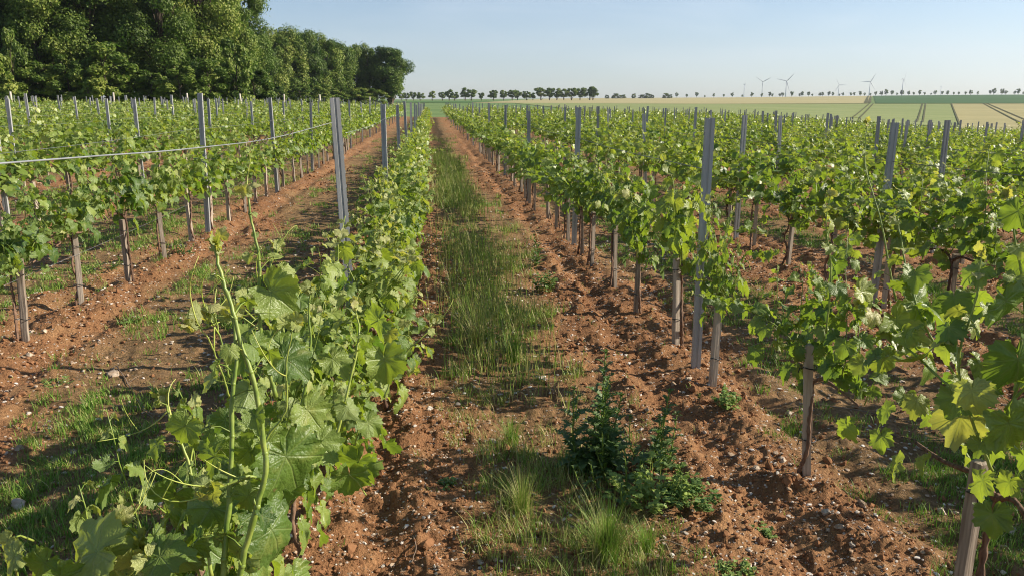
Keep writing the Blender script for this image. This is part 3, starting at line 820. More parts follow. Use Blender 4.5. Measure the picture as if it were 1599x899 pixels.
fore_vine('a', 'nearest grapevine with tall thick shoot and curling tendrils at bottom left', 5,
    [([(360, 960), (384, 850), (410, 740), (408, 660), (398, 590), (372, 500), (352, 430), (337, 372)], (1.0, 1.13), .0047, .0024, -.028),
     ([(345, 950), (352, 850), (358, 740), (357, 640), (359, 560), (350, 500)], (1.02, 1.16), .0044, .0024, .022),
     ([(330, 900), (318, 800), (290, 700), (262, 640), (256, 622)], (1.16, 1.28), .0030, .0016, .035),
     ([(409, 690), (440, 640), (438, 570), (446, 505)], (1.12, 1.14), .0020, .0009, 0),
     ([(410, 752), (380, 745), (335, 760), (312, 772)], (1.06, 1.0), .0022, .0014, 0),
     ([(358, 620), (338, 560), (320, 520), (306, 498)], (1.18, 1.15), .0016, .0008, 0),
     ([(358, 590), (348, 540), (336, 500), (330, 488)], (1.18, 1.2), .0016, .0008, 0)],
    [(388, 612, 368, 672, 1.10, .85, True), (335, 712, 292, 742, 1.12, .5, False), (290, 664, 262, 712, 1.16, .45, False), (446, 712, 505, 802, 1.06, .45, False),
     (424, 826, 478, 910, 1.02, .35, False), (372, 752, 332, 815, 1.10, .55, True), (388, 772, 356, 812, 1.08, .8, False), (330, 792, 292, 858, 1.05, .35, True),
     (390, 700, 352, 742, 1.18, .4, False), (420, 690, 470, 735, 1.2, .35, False), (300, 850, 255, 900, 1.0, .4, False), (372, 860, 338, 905, 1.0, .7, False),
     (408, 850, 395, 912, 1.08, .1, False), (272, 770, 240, 812, 1.16, 0, False), (320, 835, 300, 885, 1.02, .8, False), (365, 480, 352, 512, 1.2, .9, True),
     (382, 462, 362, 478, 1.22, 1, False), (352, 655, 320, 690, 1.24, .25, False), (395, 540, 430, 572, 1.26, .3, False), (380, 560, 345, 600, 1.3, .1, False),
     (440, 760, 460, 820, 1.15, .2, False), (400, 800, 440, 850, 1.12, .15, False), (345, 700, 330, 755, 1.15, .3, False)],
    [(-.48, -.16, .95, 1.35, .25, .86, 36, .036, .056)], (-.45, 1.12))
fore_vine('b', 'broad leaves crowding the bottom left corner of the view', 6,
    [([(60, 985), (150, 935), (210, 880), (222, 850), (190, 815)], (1.0, 1.08), .0038, .0018, .03), ([(200, 990), (215, 920), (232, 865), (226, 846)], (1.0, 1.05), .0035, .0014, 0)],
    [(150, 862, 40, 888, 1.0, .25, False), (160, 866, 235, 842, 1.03, .35, False), (95, 900, 130, 960, .98, .3, False), (22, 868, -30, 905, 1.0, .65, False), (12, 842, -20, 870, 1.05, .6, False),
     (232, 872, 268, 912, 1.0, .85, False), (250, 868, 330, 850, 1.0, .3, False), (205, 870, 190, 915, 1.02, .55, False), (70, 878, 20, 930, 1.02, .1, False), (180, 890, 120, 925, 1.05, .05, False), (285, 872, 262, 915, 1.03, .2, False)],
    [(-1.0, -.55, .72, .98, .45, .86, 26, .042, .06)], (-.72, .80))
fore_vine('c', 'low bushy grapevine with shoots rising just before the tall steel post', 8,
    [([(430, 620), (412, 540), (409, 470), (404, 400), (396, 350), (388, 300)], (1.72, 1.8), .0050, .0022, .02),
     ([(470, 640), (485, 560), (483, 500), (486, 455)], (1.85, 1.9), .0040, .0018, .03),
     ([(520, 700), (545, 600), (560, 520), (555, 470)], (1.9, 2.1), .0040, .0018, .05),
     ([(600, 620), (628, 560), (668, 520), (680, 496)], (2.1, 2.2), .0028, .0014, .03),
     ([(450, 560), (440, 490), (425, 430), (430, 380)], (2.1, 2.2), .0036, .0016, .045)],
    [(424, 456, 484, 505, 1.75, .45, False), (440, 422, 474, 440, 1.8, .6, False), (445, 560, 510, 600, 1.7, .05, False), (440, 545, 470, 610, 1.72, .05, False), (500, 690, 545, 745, 1.6, .45, False),
     (560, 720, 520, 780, 1.6, .5, False), (545, 740, 545, 800, 1.55, .35, False), (600, 560, 612, 632, 1.75, .3, False), (625, 535, 645, 560, 1.8, .35, False), (575, 660, 610, 690, 1.7, .4, False), (480, 640, 520, 690, 1.6, .2, False),
     (520, 560, 560, 600, 1.8, .3, False), (590, 500, 560, 545, 1.9, .45, False)],
    [(-.76, -.40, 1.35, 2.3, .10, .82, 150, .038, .060)], (-.55, 1.8))

fore_vine('d', 'nearest large leafed grapevine on the right edge beside the corner stake', 9,
    [([(1548, 735), (1520, 660), (1502, 600), (1500, 540), (1520, 470), (1534, 395)], (2.1, 2.2), .0048, .0024, .055),
     ([(1560, 680), (1592, 590), (1600, 480), (1585, 370), (1570, 300)], (2.1, 2.2), .0046, .0022, .06),
     ([(1560, 660), (1480, 600), (1420, 545), (1365, 500), (1340, 470)], (2.15, 2.7), .0046, .0022, .068),
     ([(1570, 640), (1640, 560), (1680, 450), (1690, 360)], (2.1, 2.0), .0044, .0020, .065),
     ([(1500, 600), (1440, 500), (1415, 420), (1400, 340)], (2.3, 2.5), .0042, .0020, .060),
     ([(1290, 520), (1300, 420), (1292, 350), (1297, 300)], (3.1, 3.15), .0042, .0018, .045),
     ([(1400, 470), (1375, 350), (1350, 260), (1352, 192)], (3.1, 3.3), .0040, .0016, .028)],
    [(1345, 455, 1375, 500, 2.7, .5, False), (1400, 500, 1440, 560, 2.5, .45, True), (1430, 470, 1500, 480, 2.4, .5, False), (1570, 470, 1590, 540, 2.0, .0, False), (1590, 560, 1610, 660, 2.0, .0, False), (1575, 660, 1600, 740, 1.95, .05, False),
     (1500, 650, 1480, 720, 2.2, .85, True), (1380, 560, 1372, 610, 2.6, .3, False), (1530, 420, 1480, 440, 2.2, .4, False), (1590, 330, 1560, 380, 2.1, .1, False)],
    [(1.42, 2.0, 1.75, 2.65, .52, 1.12, 58, .045, .07)], (1.72, 2.1))

# ------------------------------------------------------------------ grass, weeds, stones
def blades(mb, bx, by, bz, hgt, lean, az, w, rnd, age, seg=2):
    n = len(bx); z0 = np.array(bz)
    fx, fy = np.cos(az), np.sin(az); px, py = -fy, fx
    L = []
    for s in range(seg+1):
        t = s/seg
        off = lean*hgt*t**1.8; zz = hgt*t*(1-.25*lean*t)
        cx = bx+fx*off; cy = by+fy*off; ww = w*(1-t)**.7 if s < seg else 0*w
        L.append(np.stack([cx-px*ww/2, cy-py*ww/2, z0+zz], 1))
        if s < seg: L.append(np.stack([cx+px*ww/2, cy+py*ww/2, z0+zz], 1))
    V = np.stack(L, 1); m = V.shape[1]
    base = np.arange(n)[:, None]*m
    q = [base+np.array([[2*s, 2*s+1, 2*s+3, 2*s+2]]) for s in range(seg-1)]
    t = base+np.array([[2*(seg-1), 2*(seg-1)+1, 2*seg]])
    mb.add(V.reshape(-1, 3), tris=t, quads=np.vstack(q) if q else None, attr=np.stack([np.repeat(rnd, m), np.repeat(age, m)], 1))
gg = np.random.default_rng(21)
mb = MB()
def scatter(n, x0, x1, y0, y1):
    return gg.uniform(x0, x1, n), gg.uniform(y0, y1, n)
def visible(x, y, m=60):
    zf = x*SY+y*CY; L = x*CY-y*SY; c = zf*CT+EYE*ST
    return (zf > .5) & (np.abs(L/np.maximum(c, .1)*F) < W/2+m)
for (lo, hi, dens, nb, hs) in [(1.0, 4.5, 420, 26, .9), (4.5, 9, 210, 22, 1.0), (9, 18, 80, 18, 1.1), (18, 40, 18, 14, 1.35)]:
    xm = hi*1.0+1
    n = int(dens*2*xm*(hi-lo*.5))
    x, y = scatter(n, -xm, xm, 0, hi)
    r = np.hypot(x, y); _, d = lane_masks(x, y)
    patch = fbm(x*2.3+9, y*2.3, 2)
    lane0 = (x > ROW0) & (x < ROW0+ROWD)
    keep = (r > lo) & (r < hi) & visible(x, y) & (gg.random(n) < np.clip(d*1.1-.12, 0, 1)**1.4*np.clip((patch-.41)*8, .05, 1)*np.where(lane0, np.where(r < 7, 1.15, .6), np.where((x < ROW0) & (x > ROW0-ROWD), np.where(r < 5, 1.25, .7), 1.2)))
    x, y = x[keep], y[keep]; patch = patch[keep]; lane0 = lane0[keep]; r = r[keep]
    n = len(x); print('tufts', n)
    tx = np.repeat(x, nb)+gg.normal(0, .026+.002*lo, n*nb); ty = np.repeat(y, nb)+gg.normal(0, .026+.002*lo, n*nb)
    dry = np.repeat((fbm(x*.8, y*.35+4, 2) > .44) & lane0, nb)
    hgt = np.repeat(gg.uniform(.03, .085, n)*(1+.6*(lane0 & (r > 6))), nb)*gg.uniform(.5, 1.25, n*nb)*hs
    hgt = np.where(dry & (gg.random(n*nb) < .5), hgt*1.7, hgt)
    age = np.clip(gg.uniform(.05, .55, n*nb)+np.where(dry, gg.uniform(0, .6, n*nb), 0)+np.where(gg.random(n*nb) < .10, .5, 0), 0, 1)
    w = gg.uniform(.0022, .0042, n*nb)*(1+lo*.16)
    blades(mb, tx, ty, ground(tx, ty)-.004, hgt, gg.uniform(.1, .9, n*nb), gg.uniform(0, 6.283, n*nb), w, gg.random(n*nb), age, 2 if lo > 8 else 3)
# thin scattering of seedlings over bare soil
x, y = scatter(2600, -9, 9, 1, 12); k = visible(x, y); x, y = x[k], y[k]; nb = 5; n = len(x)
tx = np.repeat(x, nb)+gg.normal(0, .012, n*nb); ty = np.repeat(y, nb)+gg.normal(0, .012, n*nb)
blades(mb, tx, ty, ground(tx, ty)-.003, gg.uniform(.012, .045, n*nb), gg.uniform(.3, 1, n*nb), gg.uniform(0, 6.28, n*nb), gg.uniform(.003, .006, n*nb), gg.random(n*nb), gg.uniform(.1, .9, n*nb), 2)
o = link('grass', mb.mesh('grass', M['grass'])); tag(o, 'patchy grass strips growing between the vine rows', 'grass', kind='stuff')

# taller dry seed-headed grass along the central strip
mb = MB(); n = 9000
y = gg.uniform(3.8, 26, n)**1.0; x = gg.normal(.42, .20, n); k = (fbm(x*1.2+3, y*.5, 2) > .53); x, y = x[k], y[k]; n = len(x)
hh = gg.uniform(.07, .27, n)*(1+.3*(y > 5))
blades(mb, x, y, ground(x, y), hh, gg.uniform(.05, .45, n), gg.uniform(0, 6.28, n), gg.uniform(.003, .006, n)*(1+y*.04), gg.random(n), gg.uniform(.45, 1, n), 3)
o = link('dry_grass', mb.mesh('dry_grass', M['grass'])); tag(o, 'tall tan seeding grass along the middle of the path', 'grass', kind='stuff')

def ico(sub=1):
    import bmesh
    bm = bmesh.new(); bmesh.ops.create_icosphere(bm, subdivisions=sub, radius=1)
    v = np.array([p.co[:] for p in bm.verts]); t = np.array([[q.index for q in f.verts] for f in bm.faces]); bm.free(); return v, t
IC1, IC2, IC3 = ico(1), ico(2), ico(3)
def rocks(mb, x, y, size, IC, flat=.6, emb=.25, seedn=0):
    g = np.random.default_rng(seedn); v, t = IC; n = len(x)
    sc = np.stack([size*g.uniform(.7, 1.3, n), size*g.uniform(.7, 1.3, n), size*flat*g.uniform(.6, 1.3, n)], 1)
    a = g.uniform(0, 6.28, n); ca, sa = np.cos(a), np.sin(a)
    # four differently dented shapes
    V = np.zeros((n, len(v), 3)); w = g.integers(0, 6, n)
    for i in range(6):
        q = v.copy()
        for _ in range(9):
            d = norm(g.normal(0, 1, 3)); h = g.uniform(.35, .75); s = q@d; q = q - np.maximum(s-h, 0)[:, None]*d*.9
        q += g.normal(0, .05, q.shape)*np.array([1, 1, 1]); V[w == i] = q
    V = V*sc[:, None]
    X = V[..., 0]*ca[:, None]-V[..., 1]*sa[:, None]; Y = V[..., 0]*sa[:, None]+V[..., 1]*ca[:, None]
    z = ground(x, y)
    P = np.stack([X+x[:, None], Y+y[:, None], V[..., 2]+(z+sc[:, 2]*(1-2*emb))[:, None]], -1)
    nv = len(v); mb.add(P.reshape(-1, 3), tris=(t[None]+(np.arange(n)*nv)[:, None, None]).reshape(-1, 3), attr=np.stack([np.repeat(g.random(n), nv), np.repeat(g.random(n), nv)], 1))
def stone_material():
    m, nt, out, N, Lk = newmat('pebble')
    a = N('Attribute', attribute_name='rnd'); geo = N('NewGeometry')
    ns = N('TexNoise'); ns.inputs['Scale'].default_value = 90; ns.inputs['Detail'].default_value = 5; Lk(geo.outputs['Position'], ns.inputs[0])
    f = m_(N, Lk, 'ADD', m_(N, Lk, 'MULTIPLY', a.outputs['Fac'], .7), m_(N, Lk, 'MULTIPLY', ns.outputs[0], .3))
    r = ramp(N, [(.1, (.24, .15, .085)), (.4, (.40, .28, .18)), (.65, (.52, .44, .34)), (.88, (.72, .67, .60))]); Lk(f, r.inputs[0])
    bs = N('BsdfPrincipled'); Lk(r.outputs[0], bs.inputs['Base Color']); bs.inputs['Roughness'].default_value = .85; bs.inputs['Specular IOR Level'].default_value = .2
    b = N('Bump'); b.inputs['Strength'].default_value = .5; b.inputs['Distance'].default_value = .004; Lk(ns.outputs[0], b.inputs['Height']); Lk(b.outputs[0], bs.inputs['Normal'])
    Lk(bs.outputs[0], out.inputs[0]); return m
M['pebble'] = stone_material()
mb = MB(); mc = MB()
for (lo, hi, n, s0, s1, IC) in [(1.0, 4.5, 15000, .003, .011, IC1), (4.5, 10, 16000, .005, .015, IC1), (10, 22, 9000, .010, .026, IC1)]:
    a = gg.uniform(R(-42), R(42), n)+YAW; r = np.sqrt(gg.uniform(lo*lo, hi*hi, n)); x = r*np.sin(a); y = r*np.cos(a)
    inv, g_ = lane_masks(x, y); cl = fbm(x*1.6+40, y*1.6, 3)
    k = gg.random(n) < np.clip((cl-.30)*3.2, .05, 1)*(1-.7*g_); x, y = x[k], y[k]
    s = s0+(s1-s0)*gg.random(len(x))**2.6
    rocks(mb, x, y, s, IC, seedn=int(hi))
    n = n//2*3
    a = gg.uniform(R(-42), R(42), n)+YAW; r = np.sqrt(gg.uniform(lo*lo, hi*hi, n)); x = r*np.sin(a); y = r*np.cos(a)
    inv, g_ = lane_masks(x, y); k = gg.random(n) < (1-.8*g_); x, y = x[k], y[k]
    rocks(mc, x, y, s0*1.1+(s1*1.5-s0)*gg.random(len(x))**3, IC, flat=.75, emb=.35, seedn=int(hi)+50)
n = 5200; a = gg.uniform(R(-42), R(42), n)+YAW; r = gg.uniform(1.2, 10, n); x = r*np.sin(a); y = r*np.cos(a)
rocks(mb, x, y, gg.uniform(.006, .0175, n)*(.6+.07*r), IC2, seedn=77)
o = link('pebbles', mb.mesh('pebbles', M['pebble'], False)); tag(o, 'small pale limestone pebbles strewn over the soil', 'pebbles', kind='stuff')
n = 6500; a = gg.uniform(R(-42), R(42), n)+YAW; r = gg.uniform(1.5, 20, n); x = r*np.sin(a); y = r*np.cos(a); inv, g_ = lane_masks(x, y); k = gg.random(n) < (1-.85*g_); x, y = x[k], y[k]
rocks(mc, x, y, .009+.022*gg.random(len(x))**3, IC2, flat=.85, emb=.42, seedn=88)
o = link('soil_crumbs', mc.mesh('soil_crumbs', M['clod'], False)); tag(o, 'loose crumbs of reddish brown soil', 'soil', kind='stuff')

def on_ground(px, py):
    """point of the ground seen at a pixel"""
    lo, hi = .5, 60.0
    for _ in range(40):
        m = (lo+hi)/2; p = at(px, py, m)
        if p.z > gz(p.x, p.y): lo = m
        else: hi = m
    return at(px, py, lo)
STONES = [(1142, 711, 13, 'round pale stone on the furrow ridge left of the nearest bare stake'), (1222, 719, 13, 'cream stone just left of the nearest bare stake'), (1233, 646, 14, 'flat pale stone behind the nearest bare stake'),
 (1193, 663, 7, 'small grey stone on dark soil behind the furrow ridge'), (1180, 730, 10, 'grey stone between the round pale stone and the stake'), (1290, 800, 13, 'tan stone below the nearest bare stake'), (1345, 789, 14, 'tan stone right of a white chip below the stake'),
 (1310, 822, 13, 'greyish stone low in front of the nearest stake'), (1205, 840, 11, 'orange stone near the shaded bottom furrow'), (1330, 850, 9, 'small pale stone at the lower right soil'), (713, 632, 10, 'white stone left of the grass strip in the path'),
 (750, 878, 11, 'tan stone at the very bottom of the path'), (603, 843, 9, 'small tan stone beside the bushy vines at the bottom'), (712, 780, 9, 'flat grey stone in shade on the path'), (745, 656, 9, 'pale stone in the middle of the sunlit path'),
 (770, 690, 10, 'cream stone at the left edge of the grass strip'), (843, 590, 12, 'pale stone between two grass tufts of the path'), (1052, 600, 9, 'small ochre stone right of the tall thistle'), (1076, 592, 9, 'ochre stone at the foot of the nearest steel post'),
 (30, 700, 10, 'pale stone among the grass at the left edge'), (28, 790, 18, 'large flat stone at the left picture edge'), (85, 722, 12, 'upright whitish stone in the left grass'), (115, 707, 12, 'ochre stone in the left grass'), (178, 585, 16, 'broad flat stone in the left lane shade'),
 (50, 518, 8, 'grey round stone behind the leftmost stake'), (70, 518, 7, 'pale round stone right of a grey one behind the leftmost stake'), (47, 555, 8, 'stone right against the leftmost wooden stake'), (255, 737, 10, 'tan stone at the right end of the left grass patch'),
 (440, 740, 9, 'pale stone under the hanging leaves at left'), (1440, 700, 14, 'flat stone in the shade of the right row'), (1470, 800, 14, 'white stone beside the rightmost stake'), (1575, 830, 22, 'large pinkish stone at the right picture edge'),
 (1010, 640, 9, 'tan stone behind the thistle clump'), (1100, 675, 8, 'small stone on the ridge below the steel post'), (640, 720, 8, 'small pale stone near the bushy row in the path'), (1270, 765, 10, 'chalky stone at the base of the nearest bare stake')]
for i, (px, py, sz, lab) in enumerate(STONES):
    p = on_ground(px, py); d = (Vector(p)-Vector((0, 0, EYE))).length; r = sz/F*d*.62
    mb = MB(); rocks(mb, np.array([p.x]), np.array([p.y]), np.array([r]), IC3, flat=.6, emb=.36, seedn=i+200)
    v = mb.v[0]; c = np.array([p.x, p.y, gz(p.x, p.y)], np.float32); mb.v[0] = v-c
    o = link('stone', mb.mesh('stone', M['stone']), loc=c); tag(o, lab, 'stone', 'larger stones lying on the soil')

# twigs and prunings
TW = [([(180, 635), (215, 640), (240, 655)], 'thin dry twig lying in the left lane grass'), ([(175, 590), (182, 575), (200, 600), (235, 650), (290, 640)], 'forked dry vine pruning in the left lane'),
      ([(1268, 632), (1340, 645), (1400, 655), (1480, 660)], 'long dry pruning behind the nearest bare stake'), ([(1340, 665), (1370, 678), (1430, 688), (1500, 692)], 'dry pruning in the shade of the right row'),
      ([(1340, 824), (1355, 840), (1362, 858)], 'short pale twig on the lower right soil'), ([(645, 838), (650, 858), (644, 880)], 'thin twig at the bottom of the path'), ([(1000, 860), (1040, 850), (1090, 868)], 'bent twig on the bottom soil right of the tussock')]
for i, (pts, lab) in enumerate(TW):
    P = [np.array(on_ground(*q))+[0, 0, .008+.012*(j % 2)] for j, q in enumerate(pts)]
    c0 = P[0].copy(); mb = MB(); c = curve([p-c0 for p in P], 6); c += np.random.default_rng(i).normal(0, .0015, c.shape)
    tube(mb, c, np.linspace(.0035, .0018, len(c)), 6)
    if i in (1, 2, 3):
        j = len(c)//2; tube(mb, [c[j], c[j]+[.03, .05, .02], c[j]+[.05, .12, .015]], [.002, .0015, .001], 5)
    o = link('dry_pruning', mb.mesh('dry_pruning', M['twig']), loc=c0); tag(o, lab, 'twig', 'dry prunings on the ground')

# thistles
def thistle(px, py, hpx, label, seed, nst=1, spread=.05, tall=1.0, mat='weed'):
    p = on_ground(px, py); g = np.random.default_rng(seed); d = math.hypot(p.x, p.y)
    h = hpx/F*math.hypot(d, EYE)*1.03
    st, lf = MB(), MB()
    lobes = 9
    def leaf(base, dirv, ln, w, age):
        t = np.linspace(0, 1, 2*lobes+1)
        dirv = norm(dirv); side = norm(np.cross(dirv, [0, 0, 1])); upn = np.cross(side, dirv)
        prof = w*np.sin(np.pi*np.clip(t*.93+.05, 0, 1))**.7*np.where(np.arange(len(t)) % 2 == 0, .38, 1.15)
        curl = -.35*t*t*ln
        cen = base+dirv*(t*ln)[:, None]+np.array([0, 0, 1])*curl[:, None]
        wob = g.normal(0, .18, len(t))*w
        Lf = cen+side*prof[:, None]+upn*(np.abs(prof)*.5+wob)[:, None]; Rt = cen-side*prof[:, None]+upn*(np.abs(prof)*.5-wob)[:, None]
        n = len(t); v = np.vstack([cen, Lf, Rt]); q = []
        for i in range(n-1): q += [(i, i+1, n+i+1, n+i), (i, 2*n+i, 2*n+i+1, i+1)]
        lf.add(v, quads=q, attr=(g.random(), age))
    for s in range(nst):
        a = g.uniform(0, 6.28); off = np.array([math.cos(a), math.sin(a), 0])*g.uniform(.2, 1)*spread*(s > 0)
        hh = h*(1 if s == 0 else g.uniform(.45, .85))
        P = curve([off, off*1.4+[g.normal(0, .01), g.normal(0, .01), hh*.4], off*1.7+[g.normal(0, .02), g.normal(0, .02), hh*.92]], 8)
        tube(st, P, np.linspace(.0052, .0024, len(P))*tall, 6)
        nl = int(26*max(.4, hh/.5)*tall)
        for i in range(nl):
            f = (i+.5)/nl; b = np.array([np.interp(f, np.linspace(0, 1, len(P)), P[:, k]) for k in range(3)]); az = i*2.4+g.normal(0, .3)
            ln = (.115*(1-f)**.7+.035)*g.uniform(.7, 1.2)*min(1.25, max(.5, hh/.4))
            leaf(b, np.array([math.cos(az), math.sin(az), g.uniform(.25, 1.0)+f*.5]), ln, ln*.21, g.uniform(0, .45)+.15+(.3 if f > .9 else 0))
        for i in range(4):
            leaf(P[-1], np.array([g.normal(0, .5), g.normal(0, .5), 1]), .035, .009, .6)
    r = empty('thistle', p); link('stem', st.mesh('thistle_stem', M['shoot']), r); link('leaves', lf.mesh('thistle_leaves', M[mat]), r)
    tag(r, label, 'thistle', 'thistles growing wild between the rows')
thistle(935, 735, 196, 'tallest dark spiny thistle standing in the path foreground', 1, 9, .11)
thistle(1030, 735, 130, 'second tall thistle just right of the tallest one', 2, 6, .10)
thistle(975, 770, 75, 'low spiny thistle in front of the two tall ones', 3, 8, .16)
thistle(838, 415, 50, 'small thistle at the right edge of the grass strip, mid distance', 4, 3, .06)
thistle(717, 270, 32, 'dark weed spike far down the grass path', 5, 4, .12)
thistle(350, 512, 36, 'low dark weed rosette in the left lane', 6, 4, .1)
thistle(288, 398, 22, 'small weed rosette beyond the stakes in the left lane', 7, 4, .09)
thistle(158, 422, 18, 'flat dark weed cushion behind the left stakes', 8, 5, .14)

def bushweed(px, py, hpx, wpx, label, seed, n, age0, name='weed_clump'):
    p = on_ground(px, py); g = np.random.default_rng(seed); d = math.hypot(math.hypot(p.x, p.y), EYE); h = hpx/F*d*1.05; w = wpx/F*d/2
    st, lf = MB(), MB(); LF = MID
    pos, tip, nr, sz = [], [], [], []
    for i in range(n):
        a = g.uniform(0, 6.28); rr = w*math.sqrt(g.random()); b = np.array([math.cos(a)*rr*.5, math.sin(a)*rr*.5, 0]); e = np.array([math.cos(a)*rr, math.sin(a)*rr, h*g.uniform(.35, 1)*(1-.5*(rr/w)**2)])
        c = curve([b, (b+e)/2+g.normal(0, .01, 3), e], 5); tube(st, c, np.linspace(.0018, .0009, len(c)), 4)
        for j in range(9):
            f = g.uniform(.25, 1); q = b+(e-b)*f+g.normal(0, .006, 3); az = g.uniform(0, 6.28); o_ = np.array([math.cos(az), math.sin(az), g.uniform(-.2, .6)])
            pos.append(q); tip.append(o_); nr.append(np.array([o_[0]*-.3, o_[1]*-.3, 1])+g.normal(0, .35, 3)); sz.append(g.uniform(.008, .02)*(h/.2)**.4)
    m = len(pos); put_leaves(lf, LF, np.array(pos), np.array(tip), np.array(nr), np.array(sz), g.random(m), np.clip(age0+g.uniform(-.2, .3, m), 0, 1), g)
    r = empty(name, p); link('stem', st.mesh('weed_stems', M['shoot']), r); link('leaves', lf.mesh('weed_leaves', M['weed']), r)
    tag(r, label, 'weed', 'leafy weeds on the soil')
bushweed(1015, 785, 80, 140, 'bright green bushy weed clump around the thistle feet', 1, 60, .8)
bushweed(908, 738, 60, 80, 'dark leafy weed left of the tall thistle', 2, 34, .4)
bushweed(1078, 785, 45, 90, 'dark green weed spreading right of the thistles', 3, 40, .1)
bushweed(850, 455, 40, 40, 'leafy weed on the soil below the small thistle', 4, 30, .3)
bushweed(1190, 835, 18, 50, 'flat little weed in the lower right furrow', 5, 22, .3)
bushweed(1150, 895, 20, 60, 'small weed at the bottom edge of the picture', 6, 22, .5)
bushweed(1134, 635, 42, 44, 'tuft of young leaves sprouting at the foot of the stake by the steel post', 7, 20, .6)
bushweed(700, 760, 18, 40, 'small grey weed on the shaded path soil', 8, 10, .4)
bushweed(90, 600, 14, 50, 'flat weed in the left lane near the leftmost stake', 9, 14, .5)
bushweed(205, 505, 14, 40, 'little weed right of the second left stake', 10, 14, .4)

def tussock(px, py, hpx, label, seed, n, age):
    p = on_ground(px, py); g = np.random.default_rng(seed); d = math.hypot(math.hypot(p.x, p.y), EYE); h = hpx/F*d
    mb = MB(); a = g.uniform(0, 6.28, n); r = np.abs(g.normal(0, .022, n))
    lean = np.abs(g.normal(.35, .4, n))
    blades(mb, np.cos(a)*r, np.sin(a)*r, np.zeros(n)-.01, h*g.uniform(.35, 1.15, n), lean, a+g.normal(0, .5, n), g.uniform(.0016, .0032, n), g.random(n), np.clip(age+g.uniform(-.25, .3, n), 0, 1), 5)
    o = link('grass_tussock', mb.mesh('grass_tussock', M['grass']), loc=p); tag(o, label, 'grass', 'separate grass tussocks')
tussock(948, 872, 105, 'large wiry pale green grass tussock at the bottom of the path', 1, 520, .55)
tussock(815, 800, 75, 'brownish grass tussock left of the thistles', 2, 260, .7)
tussock(800, 690, 45, 'short green tussock in the middle of the path', 3, 260, .35)
tussock(1010, 860, 60, 'thin grass tuft right of the large wiry tussock', 4, 140, .5)
tussock(745, 545, 90, 'tall reddish tan grass tuft left of the green strip', 5, 240, .85)
tussock(800, 565, 60, 'dark green tussock below the tan grass', 6, 220, .25)
tussock(930, 880, 120, 'sparse long pale stalks rising through the wiry tussock', 7, 40, .9)

# ------------------------------------------------------------------ trees
def gen_tree(seed, Hh, Rc, base=.18, nlobe=22, nleaf=24000, leaf=.26, trunk=.35, gaps=.0):
    g = np.random.default_rng(seed); tr, cr = MB(), MB()
    P = curve([(0, 0, -.4), (g.normal(0, .1), g.normal(0, .1), Hh*.25), (g.normal(0, .3), g.normal(0, .3), Hh*.55), (g.normal(0, .4), g.normal(0, .4), Hh*.86)], 5)
    tube(tr, P, np.linspace(trunk, trunk*.2, len(P)), 8)
    lobes = []
    for i in range(nlobe):
        t = (i+.5)/nlobe; z = Hh*(base+(1-base)*.93*t); env = Rc*(math.sin(math.pi*min(1, (t*.74+.14)))**.55)
        az = i*2.399+g.normal(0, .5); rr = env*math.sqrt(g.uniform(.15, 1))*.72
        c = np.array([math.cos(az)*rr, math.sin(az)*rr, z]); s = Rc*g.uniform(.17, .40)*(1-.2*t)
        lobes.append((c, s))
        k = min(int(t*.75*len(P)), len(P)-1)
        mid = (P[k]+c)/2+[0, 0, -.1*s]
        lim = curve([P[k], mid, c], 4); tube(tr, lim, np.linspace(trunk*.32, trunk*.06, len(lim)), 5)
    w = np.array([s*s for c, s in lobes]); w /= w.sum(); cnt = (w*nleaf).astype(int)
    for (c, s), n in zip(lobes, cnt):
        d = norm(g.normal(0, 1, (n, 3))); 
        # ragged lobe: direction dependent radius made of sub-clumps
        sub = norm(g.normal(0, 1, (14, 3))); amp = g.uniform(.65, 1.25, 14); near_ = np.argmax(d@sub.T, 1)
        r = s*amp[near_]*(.45+.6*g.random(n)**.6)*(.8+.2*np.max(d@sub.T, 1))*np.where(g.random(n) < .16, g.uniform(1, 1.45, n), 1)
        p = c+d*r[:, None]*np.array([1, 1, .82])
        nr = norm(d*1.0+g.normal(0, .55, (n, 3))+np.array([0, 0, .35])); t1 = norm(np.cross(nr, g.normal(0, 1, (n, 3)))); t2 = np.cross(nr, t1)
        sz = leaf*g.uniform(.6, 1.3, n)[:, None]
        # little leaf spray: bent kite
        a = p-t1*sz*.5; b = p+t2*sz*.42+nr*sz*.12; e = p+t1*sz*.6; f = p-t2*sz*.42+nr*sz*.12
        V = np.stack([a, f, e, b], 1).reshape(-1, 3); q = np.arange(n*4).reshape(-1, 4)
        lobe_tone = g.uniform(0, 1)
        cr.add(V, quads=q, attr=np.stack([np.repeat(g.random(n), 4), np.repeat(np.clip(lobe_tone*.7+amp[near_]*.2+g.normal(0, .08, n), 0, 1), 4)], 1))
    return tr.mesh('tree_trunk', M['treebark']), cr.mesh('tree_crown', M['tree_leaf'], False)
def place_tree(name, proto, px, zf, h, w, rz, label, group, cat='tree', dz=0):
    L = (px-W/2)/F*zf*CT; x = zf*SY+L*CY; y = zf*CY-L*SY
    r = empty(name, (x, y, float(terrain(np.array([x]), np.array([y]))[0])+dz), rz); r.scale = (w, w, h)
    link('trunk', proto[0], r); link('crown', proto[1], r); tag(r, label, cat, group); return r
TP = [gen_tree(i+1, 1.0*20, 5.6, base=b, nlobe=nl, nleaf=62000, leaf=.23) for i, (b, nl) in enumerate([(.14, 52), (.08, 46), (.18, 56), (.12, 60)])]
FG = 'broadleaf trees of the wood edge on the left'
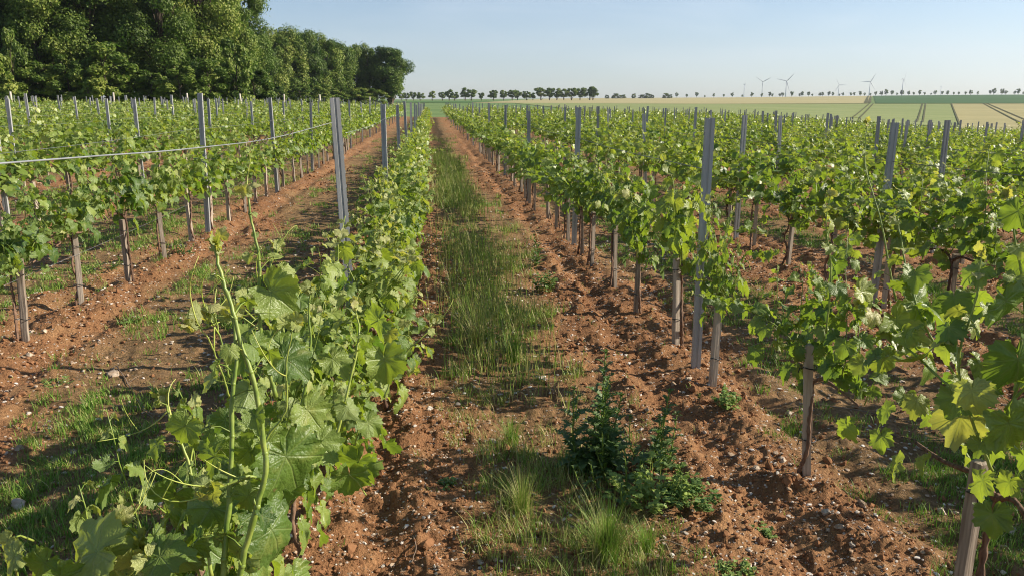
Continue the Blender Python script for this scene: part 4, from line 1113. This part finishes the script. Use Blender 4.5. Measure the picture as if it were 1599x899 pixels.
# px, zf, height factor, width factor
NT = [(-70, 82, 1.1, 1.0), (10, 88, 1.15, 1.0), (75, 84, 1.0, .9), (150, 88, 1.0, 1.05), (215, 98, 1.1, 1.0), (262, 90, 1.05, .95), (318, 95, 1.1, 1.0), (355, 104, 1.08, .95), (384, 116, 1.10, .84),
      (-20, 104, 1.25, 1.2), (60, 108, 1.25, 1.1), (130, 112, 1.25, 1.2), (200, 120, 1.25, 1.2), (275, 118, 1.2, 1.2), (325, 128, 1.15, 1.1)]
NL = ['tall broadleaf tree cut by the left picture edge', 'large leafy tree at the far left of the wood edge', 'slimmer tree between two large ones at far left', 'large tree with low leafy skirt left of the dark gap', 'tree beside the dark gap in the wood edge', 'leafy tree right of the dark gap',
      'broad bright leafed tree in the right half of the near wood', 'tree near the right end of the tall near wood', 'last tall tree whose dark crown ends the near wood']
for i, (px, zf, h, w) in enumerate(NT):
    lab = NL[i] if i < len(NL) else 'tall background tree filling the wood behind the front edge trees'
    place_tree('tree', TP[i % 4], px, zf, h, w, i*1.3, lab, FG)
SP = [gen_tree(40+i, 7.0, 2.6, base=.02, nlobe=16, nleaf=9000, leaf=.30, trunk=.12) for i in range(3)]
SL = [(-10, 76, .9, 1), (28, 78, 1.15, .55), (70, 80, .7, 1.0), (112, 80, .8, .9), (170, 82, 1.0, 1.3), (238, 84, .6, .9), (285, 84, .75, 1.0), (330, 86, .8, 1.0), (372, 88, 1.1, .9), (400, 92, .75, 1.0), (205, 84, .6, .9), (140, 80, .6, .9), (-60, 78, .9, 1.1), (48, 79, .6, .9)]
SN = ['shrub at the left picture edge under the wood', 'slim pale green sapling at far left before the dark trees', 'low shrub right of the pale sapling', 'rounded shrub under the large left tree', 'wide leafy shrub bulging out of the wood edge', 'low dark shrub in the gap of the wood', 'shrub under the tree right of the gap',
      'round shrub under the bright leafed tree', 'tall yellowish green shrub near the right end of the near wood', 'low bush ending the near wood on the right', 'small bush between the wide shrub and the gap', 'small bush left of the wide shrub', 'shrub half cut by the left edge', 'little bush beside the pale sapling']
for i, (px, zf, h, w) in enumerate(SL):
    place_tree('shrub', SP[i % 3], px, zf, h, w, i*2.1, SN[i], 'shrubs along the foot of the wood', 'shrub')
# wood further back and the lone tree at its right end
MP = [gen_tree(60+i, 15, 6.6, base=.03, nlobe=44, nleaf=30000, leaf=.38, trunk=.4) for i in range(3)]
MTs = [(405, 168, .90, .8, 'left tree of the farther darker wood'), (428, 176, 1.0, .8, 'second tree of the farther wood from the left'), (452, 180, 1.04, .85, 'domed tree in the middle of the farther wood'), (480, 184, 1.02, .85, 'domed tree right of the middle of the farther wood'),
       (508, 190, 1.0, .85, 'sloping crowned tree of the farther wood'), (532, 198, .92, .8, 'right shoulder tree of the farther wood'), (556, 205, .93, .75, 'brighter tree joining the farther wood to the last one'), (577, 206, .95, .6, 'tree tucked behind the last crown'), (465, 205, 1.05, 1.0, 'back tree hidden in the farther wood'), (520, 212, .98, 1.0, 'back tree behind the right shoulder of the farther wood')]
for i, (px, zf, h, w, lab) in enumerate(MTs):
    place_tree('tree', MP[i % 3], px, zf, h, w, i*1.9, lab, 'trees of the farther dark wood')
LT = gen_tree(77, 15, 6.0, base=.24, nlobe=44, nleaf=26000, leaf=.38, trunk=.75)
place_tree('tree', LT, 610, 203, .92, 1.0, .4, 'last rounded tree with bare trunk at the right end of the wood', 'trees of the farther dark wood')
for i, (px, zf, w) in enumerate([(430, 160, .9), (470, 166, 1.1), (500, 172, 1.0), (530, 180, 1.1), (560, 190, 1.2), (590, 196, 1.0)]):
    place_tree('shrub', SP[i % 3], px, zf, .55, w*1.2, i, '%s low bush along the foot of the farther wood' % ORD[i], 'bushes along the farther wood', 'shrub')

# avenue of roadside trees on the skyline
RP = [gen_tree(90+i, 10, 4.2, base=.34, nlobe=12, nleaf=4200, leaf=.6, trunk=.32) for i in range(4)]
AX = [(85, 24), (110, 26), (145, 27), (180, 27), (240, 30), (290, 28), (325, 34), (350, 28), (405, 40), (435, 36), (485, 24), (545, 34), (595, 32), (640, 34), (665, 32), (712, 30), (742, 24), (782, 42), (825, 38), (862, 40), (897, 36), (935, 40), (978, 38), (1025, 44), (1042, 42)]
zf = 560
for i, (zx, hz) in enumerate(AX):
    px = 600+zx/3.198; h = (hz*1.58/3.198)*.00077*zf/10
    place_tree('avenue_tree', RP[i % 4], px, zf+(i % 3)*4, h, h*(1.5 if i % 2 else 1.25), i*1.1, '%s tree from the left in the roadside avenue on the central skyline' % (ORD+['twenty-first', 'twenty-second', 'twenty-third', 'twenty-fourth', 'twenty-fifth'])[i], 'roadside avenue trees on the skyline', 'tree')
RX = [0, 45, 95, 137, 187, 235, 285, 325, 338, 375, 388, 435, 473, 486, 518, 537, 575, 588, 620, 640, 673, 690, 730, 746, 776, 798, 827, 853, 882, 905, 935, 960, 985, 1018, 1043, 1072, 1097, 1130, 1150, 1185, 1212, 1243, 1268, 1302, 1327, 1363, 1424, 1443, 1483, 1503, 1547, 1565, 1590, -40, -90, -140]
rg = np.random.default_rng(4)
for i, zx in enumerate(sorted(RX)):
    px = 1100+zx/3.205; h = rg.uniform(.33, .75)*(1.25 if zx > 1400 or 800 < zx < 1100 and rg.random() < .5 else 1)
    lab = 'tiny round roadside tree in the dotted line along the right ridge'
    place_tree('ridge_tree', RP[i % 4], px, 1180, h, h*.95, i, lab, 'dotted roadside trees on the right ridge', 'tree')
for i, (px, w) in enumerate([(947, 1.5), (962, 2.4), (972, 2.0), (990, 1.5), (1003, 2.5), (1012, 2.0), (1018, 1.2), (1040, 2.0), (1046, 1.3)]):
    place_tree('hedge_bush', SP[i % 3], px, 900, .62+.2*(i % 2), w, i, '%s dark hedge bush on the skyline between avenue and ridge' % ORD[i], 'hedge bushes on the skyline', 'shrub')

# ------------------------------------------------------------------ wind turbines
def turbine(px, hub_y, blade_px, ang, yaw, zf, label, scale=1):
    L = (px-W/2)/F*zf*CT; x = zf*SY+L*CY; y = zf*CY-L*SY
    hubz = EYE-(hub_y-158.7)*.00077*zf; bl = blade_px*.00077*zf
    zb = min(float(terrain(np.array([x]), np.array([y]))[0]), hubz-bl*1.9); Ht = hubz-zb
    r = empty('wind_turbine', (x, y, zb), yaw)
    mb = MB(); tube(mb, [(0, 0, 0), (0, 0, Ht*.5), (0, 0, Ht)], [bl*.062, bl*.048, bl*.03], 14); link('tower', mb.mesh('tower', M['turbine']), r)
    mb = MB(); boxv(mb, -bl*.04, bl*.04, -bl*.07, bl*.16, -bl*.035, bl*.045); n = link('nacelle', mb.mesh('nacelle', M['turbine']), r, (0, 0, Ht))
    mb = MB(); tube(mb, [(0, -.17*bl, 0), (0, -.15*bl, 0), (0, -.07*bl, 0)], [bl*.008, bl*.03, bl*.035], 10); h = link('hub', mb.mesh('hub', M['turbine']), r, (0, 0, Ht))
    for k in range(3):
        a = ang+k*2*math.pi/3; mb = MB()
        dx, dz = math.sin(a), math.cos(a)
        v, q = [], []
        for f, cw in ((.02, .028), (.10, .036), (.22, .060), (.5, .042), (.8, .026), (1.0, .008)):
            c = np.array([dx, 0, dz])*bl*f; s = np.array([dz, 0, -dx])*bl*cw; th = np.array([0, bl*.012*(1.1-f), 0])
            v += [c-s*.6, c+th, c+s, c-th]
        v = [np.array(p)+[0, -bl*.11, 0] for p in v]
        for i in range(5):
            for j in range(4): q.append((i*4+j, i*4+(j+1) % 4, i*4+4+(j+1) % 4, i*4+4+j))
        q += [(3, 2, 1, 0), (20, 21, 22, 23)]
        mb.add(v, quads=q); link('blade', mb.mesh('blade', M['turbine']), r, (0, 0, Ht))
    tag(r, label, 'wind turbine', 'wind turbines behind the ridge')
turbine(1161, 132, 12, R(3), R(55), 3400, 'leftmost wind turbine, small with narrow side-on rotor')
turbine(1189, 128, 14.5, R(62), R(-10), 3200, 'second wind turbine from the left, rotor in Y shape')
turbine(1226, 127, 16.5, R(42), R(-12), 3000, 'third wind turbine from the left with broad tilted rotor')
turbine(1308, 133, 11, R(-30), R(-18), 3500, 'small fourth wind turbine from the left')
turbine(1356, 128, 14.5, R(28), R(-16), 3000, 'fifth wind turbine from the left, one blade pointing upper right')
turbine(1407, 124, 14, R(25), R(38), 2900, 'rightmost tall wind turbine with narrow rotor')
turbine(1325, 145, 6, R(0), R(60), 5200, 'very faint tiny turbine between the fourth and fifth')
turbine(1467, 136, 7, R(5), R(50), 4600, 'faint distant turbine right of the others')
# haze round the whole place

# ------------------------------------------------------------------ haze, sky, sun, camera
HAZE = 1.1e-4
m, nt, out, N, Lk = newmat('haze_air')
pv = N('VolumePrincipled'); pv.inputs['Color'].default_value = (.80, .88, .98, 1); pv.inputs['Density'].default_value = HAZE; pv.inputs['Anisotropy'].default_value = .2
Lk(pv.outputs[0], out.inputs['Volume'])
mb = MB(); boxv(mb, -5500, 5500, -1500, 6500, -60, 420); hz = link('haze', mb.mesh('haze', m, False)); tag(hz, kind='stuff', label='thin summer haze over the fields')
SUN_EL, SUN_AZ = R(28), YAW+R(84)      # azimuth clockwise from +y (the rows' direction)
w = bpy.data.worlds.new('World'); scene.world = w; w.use_nodes = True; nt = w.node_tree; nt.nodes.clear()
o = nt.nodes.new('ShaderNodeOutputWorld'); bg = nt.nodes.new('ShaderNodeBackground'); sky = nt.nodes.new('ShaderNodeTexSky')
sky.sky_type = 'NISHITA'; sky.sun_disc = False; sky.sun_elevation = SUN_EL; sky.sun_rotation = SUN_AZ
sky.air_density = .9; sky.dust_density = .5; sky.ozone_density = 3.5; sky.altitude = 100
bg.inputs[1].default_value = .080
tcw = nt.nodes.new('ShaderNodeTexCoord'); mpw = nt.nodes.new('ShaderNodeMapping'); mpw.inputs['Scale'].default_value = (2.2, 2.2, 11)
nw = nt.nodes.new('ShaderNodeTexNoise'); nw.inputs['Scale'].default_value = 2.0; nw.inputs['Detail'].default_value = 7; nw.inputs['Distortion'].default_value = .6
mr = nt.nodes.new('ShaderNodeMapRange'); mr.inputs[1].default_value = .50; mr.inputs[2].default_value = .80; mr.inputs[3].default_value = 0; mr.inputs[4].default_value = .16
mw = nt.nodes.new('ShaderNodeMix'); mw.data_type = 'RGBA'; mw.inputs[7].default_value = (8.2, 8.4, 8.6, 1)
nt.links.new(tcw.outputs['Generated'], mpw.inputs[0]); nt.links.new(mpw.outputs[0], nw.inputs[0]); nt.links.new(nw.outputs[0], mr.inputs[0]); nt.links.new(mr.outputs[0], mw.inputs[0]); nt.links.new(sky.outputs[0], mw.inputs[6])
nt.links.new(mw.outputs[2], bg.inputs[0]); nt.links.new(bg.outputs[0], o.inputs[0])
sl = bpy.data.lights.new('sun', 'SUN'); sl.energy = 5.0; sl.angle = R(.53); sl.color = (1, .90, .76)
so = bpy.data.objects.new('sun', sl); COL.objects.link(so)
d = Vector((math.sin(SUN_AZ)*math.cos(SUN_EL), math.cos(SUN_AZ)*math.cos(SUN_EL), math.sin(SUN_EL)))
so.rotation_euler = d.to_track_quat('Z', 'Y').to_euler(); so.location = d*50
cam = bpy.data.cameras.new('camera'); cam.lens = 36*F/W; cam.sensor_width = 36; cam.clip_start = .05; cam.clip_end = 20000
co = bpy.data.objects.new('camera', cam); COL.objects.link(co); co.location = (0, 0, EYE)
co.rotation_euler = (math.pi/2-PITCH, 0, -YAW); scene.camera = co
scene.view_settings.view_transform = 'Standard'; scene.view_settings.look = 'None'; scene.view_settings.gamma = 1; scene.view_settings.exposure = 0.82
scene.render.engine = 'CYCLES'
cy = scene.cycles; cy.max_bounces = 8; cy.transparent_max_bounces = 8; cy.volume_bounces = 0; cy.diffuse_bounces = 3; cy.glossy_bounces = 2; cy.transmission_bounces = 3
cy.use_denoising = True; cy.filter_width = 1.1
